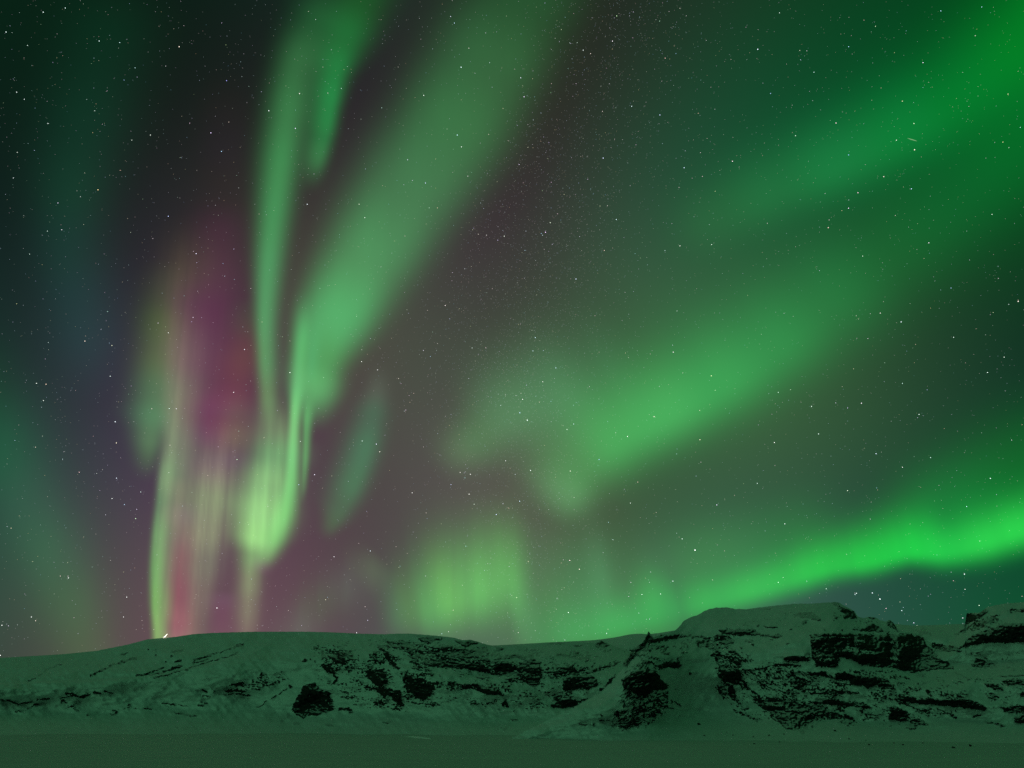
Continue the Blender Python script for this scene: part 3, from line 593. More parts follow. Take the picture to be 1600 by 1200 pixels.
for hill, name, label, cat, push, outline in CRAGS:
    X, Y, P, M = GRIDS[hill]; pts = parse(outline); A = np.array(pts)
    c0, c1 = np.searchsorted(X, [A[:, 0].min() - 8, A[:, 0].max() + 8])
    rsel = np.where(((Y[:, c0:c1] > A[:, 1].min() - 6) & (Y[:, c0:c1] < A[:, 1].max() + 6)).any(1))[0]
    r0, r1 = rsel[0], rsel[-1] + 1
    x = np.broadcast_to(X[c0:c1], (r1 - r0, c1 - c0)); y = Y[r0:r1, c0:c1]; p = P[r0:r1, c0:c1]; m = M[r0:r1, c0:c1]
    sd = poly_dist(pts, x + 3.4 * fbm(x / 9, y / 7, 4, 11, .65), y + 2.2 * fbm(x / 9, y / 7, 4, 23, .65), True)
    lift = np.where(sd > 0, .5 + push * np.sqrt(np.clip(sd / 9, 0, 1)) + .5 * fbm(x / 3, y / 3, 2, 500) * np.clip(sd / 3, 0, 1), -1.5)
    keep = sd > -1.6
    e = p - np.array([0, 0, EYE]); dist = np.linalg.norm(e, axis=-1, keepdims=True)
    v = np.array([0, 0, EYE]) + e * (1 - lift[..., None] / dist)
    f = grid_faces(r1 - r0, c1 - c0, keep)
    v, f, mm = compact(v.reshape(-1, 3), f, m.reshape(-1))
    o = mesh_object(name, v, f, SNOW_ROCK); set_float(o.data, 'bare_rock', mm)
    tag(o, label, cat)

# ---------------------------------------------------------------- loose stones at the foot of the slopes
def stone_mesh(seed):
    rng = np.random.RandomState(seed); v, f = [], []
    nu, nv = 12, 7
    for j in range(nv):
        th = math.pi * j / (nv - 1)
        for i in range(nu):
            ph = 2 * math.pi * i / nu
            v.append((math.sin(th) * math.cos(ph), math.sin(th) * math.sin(ph), math.cos(th)))
    v = np.array(v); key = np.round(v * 3).astype(int)
    bump = 1 + .22 * noise2(v[:, 0] * 1.7 + seed * 3.1, v[:, 1] * 1.7 + v[:, 2] * 2.3, seed)
    planes = rng.normal(size=(7, 3)); planes /= np.linalg.norm(planes, axis=1)[:, None]
    v = v * bump[:, None]
    for q in planes:                                     # broken faces
        h = v @ q; v = v - np.where(h > .72, h - .72, 0)[:, None] * q
    for j in range(nv - 1):
        for i in range(nu): f.append((j * nu + i, j * nu + (i + 1) % nu, (j + 1) * nu + (i + 1) % nu, (j + 1) * nu + i))
    return v, f

STONES = [
 ('snow_mountain', 1091.5, 1132.5, 2.2, 'largest lone dark stone on the clean snow fan between spur and pillar', None),
 ('snow_mountain', 1101, 1150, 1.3, 'small dark stone among others on the snow at the foot of the right mountain', 'dark stones scattered on the snow at the foot of the right mountain'),
 ('snow_mountain', 1178.5, 1163, 1.6, 'small dark stone among others on the snow at the foot of the right mountain', 'dark stones scattered on the snow at the foot of the right mountain'),
 ('snow_mountain', 1202, 1150, 1.4, 'small dark stone among others on the snow at the foot of the right mountain', 'dark stones scattered on the snow at the foot of the right mountain'),
 ('snow_mountain', 1177, 1152, 1.1, 'small dark stone among others on the snow at the foot of the right mountain', 'dark stones scattered on the snow at the foot of the right mountain'),
 ('snow_mountain', 1225, 1147, 1.2, 'small dark stone among others on the snow at the foot of the right mountain', 'dark stones scattered on the snow at the foot of the right mountain'),
 ('snow_mountain', 1218, 1160, 1.1, 'small dark stone among others on the snow at the foot of the right mountain', 'dark stones scattered on the snow at the foot of the right mountain'),
 ('snow_mountain', 1305, 1142, 1.5, 'small dark stone among others on the snow at the foot of the right mountain', 'dark stones scattered on the snow at the foot of the right mountain'),
 ('snow_mountain', 1326, 1155, 1.2, 'small dark stone among others on the snow at the foot of the right mountain', 'dark stones scattered on the snow at the foot of the right mountain'),
 ('snow_mountain', 1145, 1149, 1.0, 'small dark stone among others on the snow at the foot of the right mountain', 'dark stones scattered on the snow at the foot of the right mountain'),
 ('snow_mountain', 1135, 1144, 0.9, 'small dark stone among others on the snow at the foot of the right mountain', 'dark stones scattered on the snow at the foot of the right mountain'),
 ('snow_mountain', 1353, 1158, 1.4, 'small dark stone among others on the snow at the foot of the right mountain', 'dark stones scattered on the snow at the foot of the right mountain'),
 ('snow_mountain', 1344, 1162, 1.1, 'small dark stone among others on the snow at the foot of the right mountain', 'dark stones scattered on the snow at the foot of the right mountain'),
 ('snow_mountain', 1358, 1164, 1.1, 'small dark stone among others on the snow at the foot of the right mountain', 'dark stones scattered on the snow at the foot of the right mountain'),
 ('snow_mountain', 1397, 1162, 1.3, 'small dark stone among others on the snow at the foot of the right mountain', 'dark stones scattered on the snow at the foot of the right mountain'),
 ('snow_mountain', 1411, 1164, 1.2, 'small dark stone among others on the snow at the foot of the right mountain', 'dark stones scattered on the snow at the foot of the right mountain'),
 ('snow_mountain', 1442, 1162, 1.2, 'small dark stone among others on the snow at the foot of the right mountain', 'dark stones scattered on the snow at the foot of the right mountain'),
 ('snow_mountain', 1516, 1165.5, 1.7, 'small dark stone among others on the snow at the foot of the right mountain', 'dark stones scattered on the snow at the foot of the right mountain'),
 ('snow_mountain', 1490, 1169, 1.9, 'dark stone lying lowest on the snow flat toward the right edge', None),
]
for k, (hill, x, y, half, label, group) in enumerate(STONES):
    p = on_hill(hill, x, y) if hill else on_ground(x, y)
    if p[2] < 0.05: p = on_ground(x, y)
    D = math.hypot(p[0], p[1]); s = half * D / 800.0 * .82
    v, f = stone_mesh(900 + k)
    v = v * np.array([s * 1.25, s, s * .85])
    o = mesh_object('stone', v, f, STONE, smooth=False)
    o.location = (p[0], p[1] - s * .3, p[2] + s * .25); o.rotation_euler = (0, 0, k * 1.7)
    tag(o, label, 'stone', group)

# a thin ridge on the snowfield, paler than the snow around it
def build_pale_ridge():
    a, b = on_ground(631, 1151.6), on_ground(673, 1154.4)
    n = 24; v, f = [], []
    for i in range(n + 1):
        t = i / n; c = a + (b - a) * t; w = 2.6 * math.sin(math.pi * min(max(t, .03), .97)) ** .5 * (1 + .3 * noise1(t * 9, 5))
        hgt = .55 * math.sin(math.pi * t) + .25
        c = c + np.array([0, .6 * noise1(t * 6, 8), 0])
        v += [(c[0], c[1] - w, -.2), (c[0], c[1] - w * .4, hgt), (c[0], c[1] + w * .4, hgt), (c[0], c[1] + w, -.2)]
        if i: 
            for j in range(3): q = (i - 1) * 4 + j; f.append((q, q + 4, q + 5, q + 1))
    o = mesh_object('pale_ridge', v, f, PALE); tag(o, 'thin pale ridge lying on the dark snowfield below the notched ridge', 'ice ridge')
build_pale_ridge()

# a small white light, a slanted shaft with a glowing foot, on the crest of the left hill
def build_crest_light():
    p = on_hill('snow_hill', 257, 990) ; D = math.hypot(p[0], p[1]); u = D / 800.0 * .68       # metres per plate pixel
    rt = np.array([p[1], -p[0], 0]); rt /= np.linalg.norm(rt); up = np.array([0, 0, 1.0]); fw = -np.array([p[0], p[1], 0]) / D
    root = bpy.data.objects.new('crest_light', None); link(root); root.location = p; root.empty_display_size = .5
    tag(root, 'tiny bright white light shining on the crest of the left hill', 'lamp')
    def tube(pts, radii, n=10):
        v, f = [], []
        for k, (q, r) in enumerate(zip(pts, radii)):
            c = rt * q[0] + up * q[1] + fw * q[2]
            for i in range(n):
                a = 2 * math.pi * i / n; v.append(c + (rt * math.cos(a) + fw * math.sin(a)) * r)
            if k: f += [((k - 1) * n + i, (k - 1) * n + (i + 1) % n, k * n + (i + 1) % n, k * n + i) for i in range(n)]
        return v, f
    v, f = tube([(0, -1.5 * u, 0), (0, .6 * u, 0)], [.5 * u, .42 * u]); mesh_object('post', v, f, METAL, root)
    v, f = tube([(-.9 * u, .5 * u, 0), (-.7 * u, 1.0 * u, 0), (.1 * u, 1.6 * u, 0), (.6 * u, 2.3 * u, 0), (1.3 * u, 3.8 * u, 0), (2.1 * u, 5.4 * u, 0), (2.4 * u, 6.3 * u, 0)],
                [.3 * u, .9 * u, 1.0 * u, .85 * u, .6 * u, .6 * u, .15 * u]); mesh_object('lens', v, f, CREST_LIGHT, root)
    v, f = tube([(-2.6 * u, .35 * u, 0), (-1.6 * u, .75 * u, 0), (-.2 * u, .9 * u, 0), (1.2 * u, .7 * u, 0), (1.8 * u, .4 * u, 0)], [.1 * u, .35 * u, .4 * u, .35 * u, .1 * u])
    mesh_object('glow_foot', v, f, CREST_LIGHT, root)
build_crest_light()

# ---------------------------------------------------------------- the aurora: sheets of glowing gas high in the sky
BANDS = [
 dict(label='tall slender pale green aurora ray left of the broad central band', p=2, cap=25, rays=None, fade=(1, 2),
  geom=[(530,-60,40,60),(495,30,36,50),(464,100,30,36),(450,180,30,30),(438,260,28,26),(427,340,23,24),(418,420,18,22),(413,500,13,19),(414,560,12,18),(418,620,13,16),(422,690,14,14),(426,760,14,14)],
  rgb=[(0,0,0),(0.0059,0.0656,0.0142),(0.0195,0.1225,0.0319),(0.0248,0.1749,0.0455),(0.0255,0.2241,0.0565),(0.0233,0.2421,0.0626),(0.0271,0.2648,0.0749),(0.0285,0.2677,0.0742),(0.0296,0.2474,0.0625),(0.0535,0.1944,0.0464),(0,0,0),(0.1708,0.4508,0.164)]),
 dict(label='short dark green aurora streak hanging from the top beside the slender ray', p=2, cap=35, rays=None, fade=(0, 3.6),
  geom=[(590,-60,50,40),(568,0,45,38),(545,60,38,30),(527,110,30,20),(517,160,26,15),(508,210,24,14),(494,260,20,14),(478,310,20,16)],
  rgb=[(0,0.0474,0.0006),(0,0.0603,0.003),(0,0.1081,0.0139),(0,0.1704,0.0279),(0,0.2184,0.0392),(0,0.2813,0.051),(0.048,0.578,0.1331),(0.0301,0.1202,0.0355)]),
 dict(label='broad pale green aurora band sweeping from the top centre down to the left hill', p=2.8, cap=25, rays=(0.06, 30, 3), fade=(0, 2.6),
  geom=[(858,-70,84,80),(818,5,84,80),(764,100,86,82),(710,200,86,82),(645,300,82,74),(577,400,66,66),(526,495,54,52),(499,560,42,40),(487,610,34,38),(478,680,22,27),(470,740,16,20)],
  rgb=[(0,0.0411,0.0075),(0.0021,0.0625,0.0126),(0.0106,0.1082,0.0262),(0.0132,0.1512,0.0344),(0.0174,0.1633,0.0412),(0.0218,0.2245,0.058),(0.0246,0.3643,0.0931),(0.0157,0.2908,0.0557),(0.0447,0.3961,0.0938),(0,0,0),(0.1795,0.4712,0.1785)]),
 dict(label='thin brightest aurora ray running down into the glowing fold above the left hill', p=2, cap=14, rays=None, fade=(2.5, 1.4),
  geom=[(474,440,14,14),(472,510,12,12),(464,590,9,11),(460,650,7,9),(457,710,8,9),(454,755,10,11),(447,798,16,13),(433,836,20,15),(416,868,18,14),(404,900,14,12)],
  rgb=[(0.007,0.0717,0.018),(0.0515,0.4624,0.129),(0.0402,0.1981,0.0644),(0.0973,0.4632,0.1194),(0.0828,0.4107,0.1041),(0.062,0.3871,0.0813),(0.05,0.3461,0.0624),(0.0644,0.3503,0.0672),(0.1069,0.3441,0.0838),(0.1798,0,0.153)]),
 dict(label='very thin faint green aurora ray just right of the brightest ray', p=2, cap=8, rays=None, fade=(2, 2),
  geom=[(494,470,12,14),(489,540,9,12),(483,610,6,10),(479,660,5,8),(477,710,4,6),(474,760,3.5,5),(471,795,3,4)],
  rgb=[(0,0.0006,0.0006),(0.0055,0.08,0.0466),(0,0,0),(0.035,0.2731,0.0599),(0.0317,0.2278,0.0465),(0.0369,0.2072,0.0421),(0,0,0)]),
 dict(label='bright yellow green aurora fold glowing low above the left hill', p=2, cap=20, rays=(0.2, 7, 21), fade=(2, 0),
  geom=[(440,600,26,24),(434,660,30,28),(430,710,32,32),(420,755,36,34),(410,800,38,36),(398,838,28,28),(393,870,19,18),(390,910,17,17),(388,950,19,17),(386,1000,18,16),(386,1040,18,16)],
  rgb=[(0,0,0),(0.1357,0.3009,0.0984),(0.0896,0.3211,0.0901),(0.1687,0.4707,0.1337),(0.2184,0.5942,0.161),(0.2166,0.5864,0.1475),(0.0864,0.251,0.0613),(0.1012,0.1763,0.0594),(0.0811,0.1106,0.0447),(0.0611,0.0607,0.0315),(0.0643,0.0626,0.0334)]),
 dict(label='ragged pale green aurora curtain with a sharp left edge rising from the white light', p=2, cap=40, rays=(0.22, 8, 31), fade=(3.2, 0),
  geom=[(296,310,40,50),(293,400,38,50),(288,480,34,50),(284,560,26,44),(277,630,20,34),(268,690,12,32),(258,740,9,26),(250,790,7,24),(245,840,7,22),(242,890,7,18),(242,940,7,16),(246,985,7,14),(248,1040,8,16)],
  rgb=[(0,0,0),(0.1138,0.0914,0.0337),(0.0944,0.0245,0.0503),(0.1174,0.0683,0.0644),(0.1283,0.1357,0.0677),(0.1318,0.2095,0.0849),(0.1405,0.2932,0.1003),(0.0426,0.183,0.0472),(0.0845,0.3015,0.0673),(0.0671,0.3196,0.0495),(0.0702,0.2972,0.0362),(0.1334,0.3699,0.0625),(0.1237,0.2947,0.0662)]),
 dict(label='small soft green aurora lobe left of the ragged curtain', p=2, cap=24, rays=None, fade=(3, 2),
  geom=[(270,400,36,30),(258,480,36,36),(250,550,34,36),(244,610,34,34),(241,650,34,28),(236,685,26,20),(231,722,20,15),(226,765,16,14)],
  rgb=[(0.1532,0.3221,0.0646),(0.0755,0.2086,0),(0.0639,0.1297,0.0192),(0.0395,0.1384,0.0319),(0.0425,0.1868,0.0481),(0.0425,0.1501,0.0338),(0.0315,0.128,0.0176),(0,0,0)]),
 dict(label='pale pinkish green aurora columns between the ragged curtain and the bright fold', p=2, cap=30, rays=(0.34, 8, 43), fade=(1.5, 0),
  geom=[(338,640,44,44),(330,720,40,42),(322,780,38,42),(316,830,36,36),(312,880,30,30),(308,930,24,22),(305,985,20,18),(304,1040,20,18)],
  rgb=[(0.2189,0,0),(0.1578,0.1467,0.0918),(0.1605,0.245,0.0928),(0.1583,0.2194,0.092),(0.0896,0.1299,0.0599),(0.0794,0.0901,0.0455),(0.021,0.0508,0.017),(0.0003,0.051,0.0094)]),
 dict(label='tall soft magenta aurora glow between the ragged curtain and the slender ray', p=2, cap=60, rays=(0.06, 18, 52), fade=(2, 1.5),
  geom=[(352,60,40,40),(350,150,40,42),(347,230,40,42),(345,300,40,42),(342,370,40,40),(342,440,42,42),(343,520,44,44),(340,590,46,50),(338,650,48,54),(335,710,50,50)],
  rgb=[(0,0,0),(0.0055,0,0.002),(0.0038,0,0.0033),(0.0033,0,0),(0.0246,0,0.0128),(0.0305,0,0.0166),(0.0313,0,0.0134),(0.0331,0,0.0108),(0.0944,0,0.0378),(0.1361,0,0.1445)]),
 dict(label='faint pale yellow aurora column just right of the sharp left edge of the ragged curtain', p=2, cap=20, rays=(0.25, 7, 111), fade=(1.5, 0),
  geom=[(276,740,16,20),(268,790,16,20),(262,840,15,18),(258,890,14,16),(256,940,13,15),(258,990,13,16),(258,1040,13,16)],
  rgb=[(0.2892,0.1657,0.1151),(0.122,0.0819,0.0565),(0.0537,0.025,0.0285),(0.077,0.0705,0.0435),(0.0646,0.1248,0.0386),(0,0,0.007),(0,0,0)]),
 dict(label='dull red aurora glow just left of the slender ray', p=2, cap=40, rays=None, fade=(2, 1.5),
  geom=[(390,460,24,20),(384,540,30,24),(372,600,36,30),(368,650,34,32),(366,690,28,28),(362,740,26,26)],
  rgb=[(0,0.2122,0.0118),(0.0764,0.0295,0),(0.0457,0.0144,0),(0.0247,0.046,0),(0.0513,0.078,0.004),(0.0721,0,0.11)]),
 dict(label='bright pink aurora column low over the crest of the left hill', p=2, cap=20, rays=(0.2, 6, 61), fade=(1.5, 0),
  geom=[(290,780,18,22),(288,830,18,22),(283,880,17,20),(280,930,17,20),(279,970,18,24),(278,1000,18,26),(278,1040,18,26)],
  rgb=[(0.1152,0,0.1362),(0.0627,0,0.019),(0.1033,0.0071,0.02),(0.128,0.0024,0.0261),(0.1953,0.0398,0.0542),(0.211,0.0733,0.0701),(0.1965,0.0623,0.0679)]),
 dict(label='low purple aurora patch on the crest of the left hill', p=2, cap=16, rays=None, fade=(1, 0),
  geom=[(350,920,20,18),(348,960,24,20),(346,1000,26,24),(346,1040,26,24)],
  rgb=[(0.0891,0.0343,0.0844),(0.0298,0,0.0148),(0.0382,0.0101,0.0186),(0.0396,0.0108,0.0201)]),
 dict(label='small faint green aurora spindle alone right of the brightest ray', p=2, cap=18, rays=None, fade=(2, 2),
  geom=[(595,550,18,18),(590,600,16,18),(582,650,26,22),(570,705,30,21),(553,755,32,20),(534,795,30,18),(516,825,16,12),(500,850,16,12)],
  rgb=[(0,0,0),(0.034,0.0567,0.0372),(0.0024,0.0712,0.0286),(0,0.118,0.04),(0,0.1204,0.0337),(0,0.0831,0.0186),(0,0.0976,0.0121),(0,0,0)]),
 dict(label='great soft green aurora arc from the right edge to a blunt tip', p=2, cap=20, rays=None, fade=(0, 1.6),
  geom=[(1660,150,75,85),(1590,230,75,80),(1500,315,80,78),(1400,395,90,78),(1300,475,95,70),(1215,545,92,56),(1125,605,88,48),(1040,650,84,46),(965,690,84,48),(910,735,80,46),(884,785,62,34),(862,835,46,28)],
  rgb=[(0,0.0579,0.0054),(0,0.0596,0.0063),(0,0.0533,0.007),(0,0.0549,0.0062),(0,0.1017,0.0162),(0,0.1602,0.0271),(0.0066,0.2286,0.0403),(0.0231,0.2977,0.0581),(0.0227,0.2857,0.0548),(0.0242,0.1909,0.0418),(0.0494,0.2279,0.0694),(0,0,0)]),
 dict(label='faint green aurora wing left of the blunt tip of the great arc', p=2, cap=40, rays=None, fade=(1, 2),
  geom=[(1020,530,60,70),(940,575,84,72),(865,615,82,66),(800,645,72,56),(750,685,46,44),(710,715,38,34),(670,750,36,30)],
  rgb=[(0,0,0),(0.0066,0.0421,0.0159),(0.0219,0.1258,0.0446),(0.0226,0.1424,0.0437),(0.014,0.1143,0.0238),(0.0322,0.1292,0.0339),(0,0,0)]),
 dict(label='wide deep green aurora band entering at the upper right corner', p=2, cap=60, rays=None, fade=(0, 3),
  geom=[(1700,-20,90,85),(1600,65,85,72),(1500,150,80,62),(1410,208,78,52),(1310,258,72,48),(1210,300,66,48),(1110,345,58,48),(1010,375,50,45),(900,410,46,45)],
  rgb=[(0,0.1792,0.0069),(0,0.1204,0.006),(0.0006,0.111,0.0102),(0.0017,0.129,0.0187),(0.0046,0.1219,0.0249),(0.0051,0.0776,0.0157),(0.005,0.052,0.0085),(0,0.0038,0),(0,0,0)]),
 dict(label='brightest green aurora arc lying low above the right mountain', p=2, cap=40, rays=(0.1, 34, 91), fade=(0, 2),
  geom=[(1720,800,60,26),(1600,828,48,28),(1540,848,46,26),(1480,862,44,22),(1420,862,52,19),(1360,876,50,20),(1300,886,42,20),(1240,904,38,22),(1180,922,36,22),(1110,940,36,24),(1040,957,40,26),(970,975,42,26),(910,988,42,26),(850,996,50,30),(790,1010,46,28)],
  rgb=[(0.0043,0.5192,0.03),(0.0208,0.5843,0.0494),(0.0185,0.5415,0.0457),(0.0091,0.4642,0.0347),(0.0028,0.4952,0.0256),(0,0.4856,0.0178),(0,0.4205,0.0148),(0.0035,0.3766,0.018),(0.0067,0.3418,0.0231),(0.004,0.2722,0.0233),(0,0.1034,0.0176),(0,0.2101,0.0335),(0,0.1458,0.0253),(0,0.1351,0.03),(0.0411,0.0914,0.0437)]),
 dict(label='dim green aurora haze fanning upward from the low arc at the right edge', p=2, cap=50, rays=None, fade=(0, 0),
  geom=[(1720,690,80,60),(1600,730,80,60),(1480,790,66,55),(1360,818,62,50),(1240,845,60,50),(1120,870,58,50),(1020,890,55,50)],
  rgb=[(0,0.0823,0.0044),(0,0.0797,0.0011),(0.0003,0.1201,0.0083),(0,0.0055,0),(0,0.0825,0),(0.0102,0.0947,0.0114),(0.0113,0.0354,0.0169)]),
 dict(label='yellow green aurora patch low at the centre over the notched ridge', p=2, cap=40, rays=(0.22, 19, 71), fade=(2, 2.2),
  geom=[(1010,880,60,50),(950,895,64,54),(900,902,72,58),(842,898,80,62),(790,902,80,54),(745,922,80,48),(705,938,78,44),(668,950,72,44),(640,956,64,40),(610,962,60,40),(575,968,60,40)],
  rgb=[(0,0,0),(0.0253,0.1259,0.0533),(0.0031,0.053,0.0181),(0.0074,0.0489,0.0163),(0.0375,0.2619,0.0362),(0.05,0.3194,0.0431),(0.0602,0.3329,0.038),(0.035,0.2532,0.0319),(0.0223,0.1499,0.012),(0.0139,0.1399,0.0246),(0,0,0)]),
 dict(label='faint teal green aurora glow slanting down the left edge of the sky', p=2, cap=60, rays=(0.08, 12, 81), fade=(0, 0),
  geom=[(-40,600,56,66),(0,700,56,64),(40,785,56,62),(80,865,56,58),(112,940,56,52),(134,1010,56,46)],
  rgb=[(0,0.0149,0),(0,0.0464,0.0116),(0.0046,0.0396,0.0143),(0.002,0.053,0.0129),(0,0.0547,0.0055),(0,0.0437,0)]),
 dict(label='very dim teal aurora column standing in the upper left of the sky', p=2, cap=90, rays=None, fade=(1, 2),
  geom=[(190,-40,80,80),(165,80,80,76),(135,200,74,70),(115,300,62,60),(110,390,54,60),(125,470,54,60),(145,560,54,56),(165,640,50,50)],
  rgb=[(0.0038,0.0226,0.0077),(0,0.0132,0.0048),(0,0.0196,0.0078),(0,0.0259,0.0099),(0,0.0211,0.0118),(0,0.0195,0.0157),(0,0.0252,0.0233),(0,0.0242,0.0274)]),
 dict(label='faint grey green wisp of aurora low above the dome of the left hill', p=2, cap=30, rays=(0.3, 10, 101), fade=(1.2, 0),
  geom=[(600,870,30,30),(550,910,34,34),(500,945,34,30),(470,985,34,30),(450,1030,34,30)],
  rgb=[(0.0817,0.2136,0.0624),(0.0153,0.0357,0.0208),(0,0.0345,0.0032),(0.0131,0.0427,0.0197),(0.0089,0.0459,0.0183)]),
 dict(label='dim green aurora glow joining the low centre patch to the low right arc', p=2, cap=50, rays=(0.12, 18, 121), fade=(1, 1),
  geom=[(790,960,60,40),(850,950,64,44),(910,950,64,44),(980,945,60,44),(1060,925,56,40)],
  rgb=[(0.0457,0.263,0.0704),(0,0.0248,0.0009),(0.0046,0.0316,0.0123),(0.0069,0,0.0061),(0.0092,0.5643,0.06)]),
]
def build_aurora(k, band):
    g = np.array(band['geom'], float); pad = 2.2 * max(g[:, 2].max(), g[:, 3].max()) + 20
    st = 3.0 if g[:, 2:].min() < 20 else 6.0
    xs = np.arange(g[:, 0].min() - pad, g[:, 0].max() + pad, st); ys = np.arange(g[:, 1].min() - pad, min(g[:, 1].max() + pad, 1052), st)
    x, y = np.meshgrid(xs, ys)
    s, f = band_profile(band, x, y)
    rgb = np.array(band['rgb']); i, t = hats(s, len(rgb))
    c = (rgb[i] * (1 - t)[..., None] + rgb[i + 1] * t[..., None]) * f[..., None]
    c = np.maximum(c - .0006, 0)
    lit = c.max(-1) > 0
    keep = lit.copy()
    keep[1:] |= lit[:-1]; keep[:-1] |= lit[1:]; keep[:, 1:] |= lit[:, :-1]; keep[:, :-1] |= lit[:, 1:]
    radius = 90000.0 + 4000.0 * k
    P = ray(x, y) * radius + np.array([0, 0, EYE])
    fc = grid_faces(len(ys), len(xs), keep)
    v, fc, cc = compact(P.reshape(-1, 3), fc, c.reshape(-1, 3))
    org = v.mean(0)
    o = mesh_object('aurora', v - org, fc, AURORA); o.location = org
    set_color(o.data, 'glow', cc)
    tag(o, band['label'], 'aurora')
for k, b in enumerate(BANDS): build_aurora(k, b)

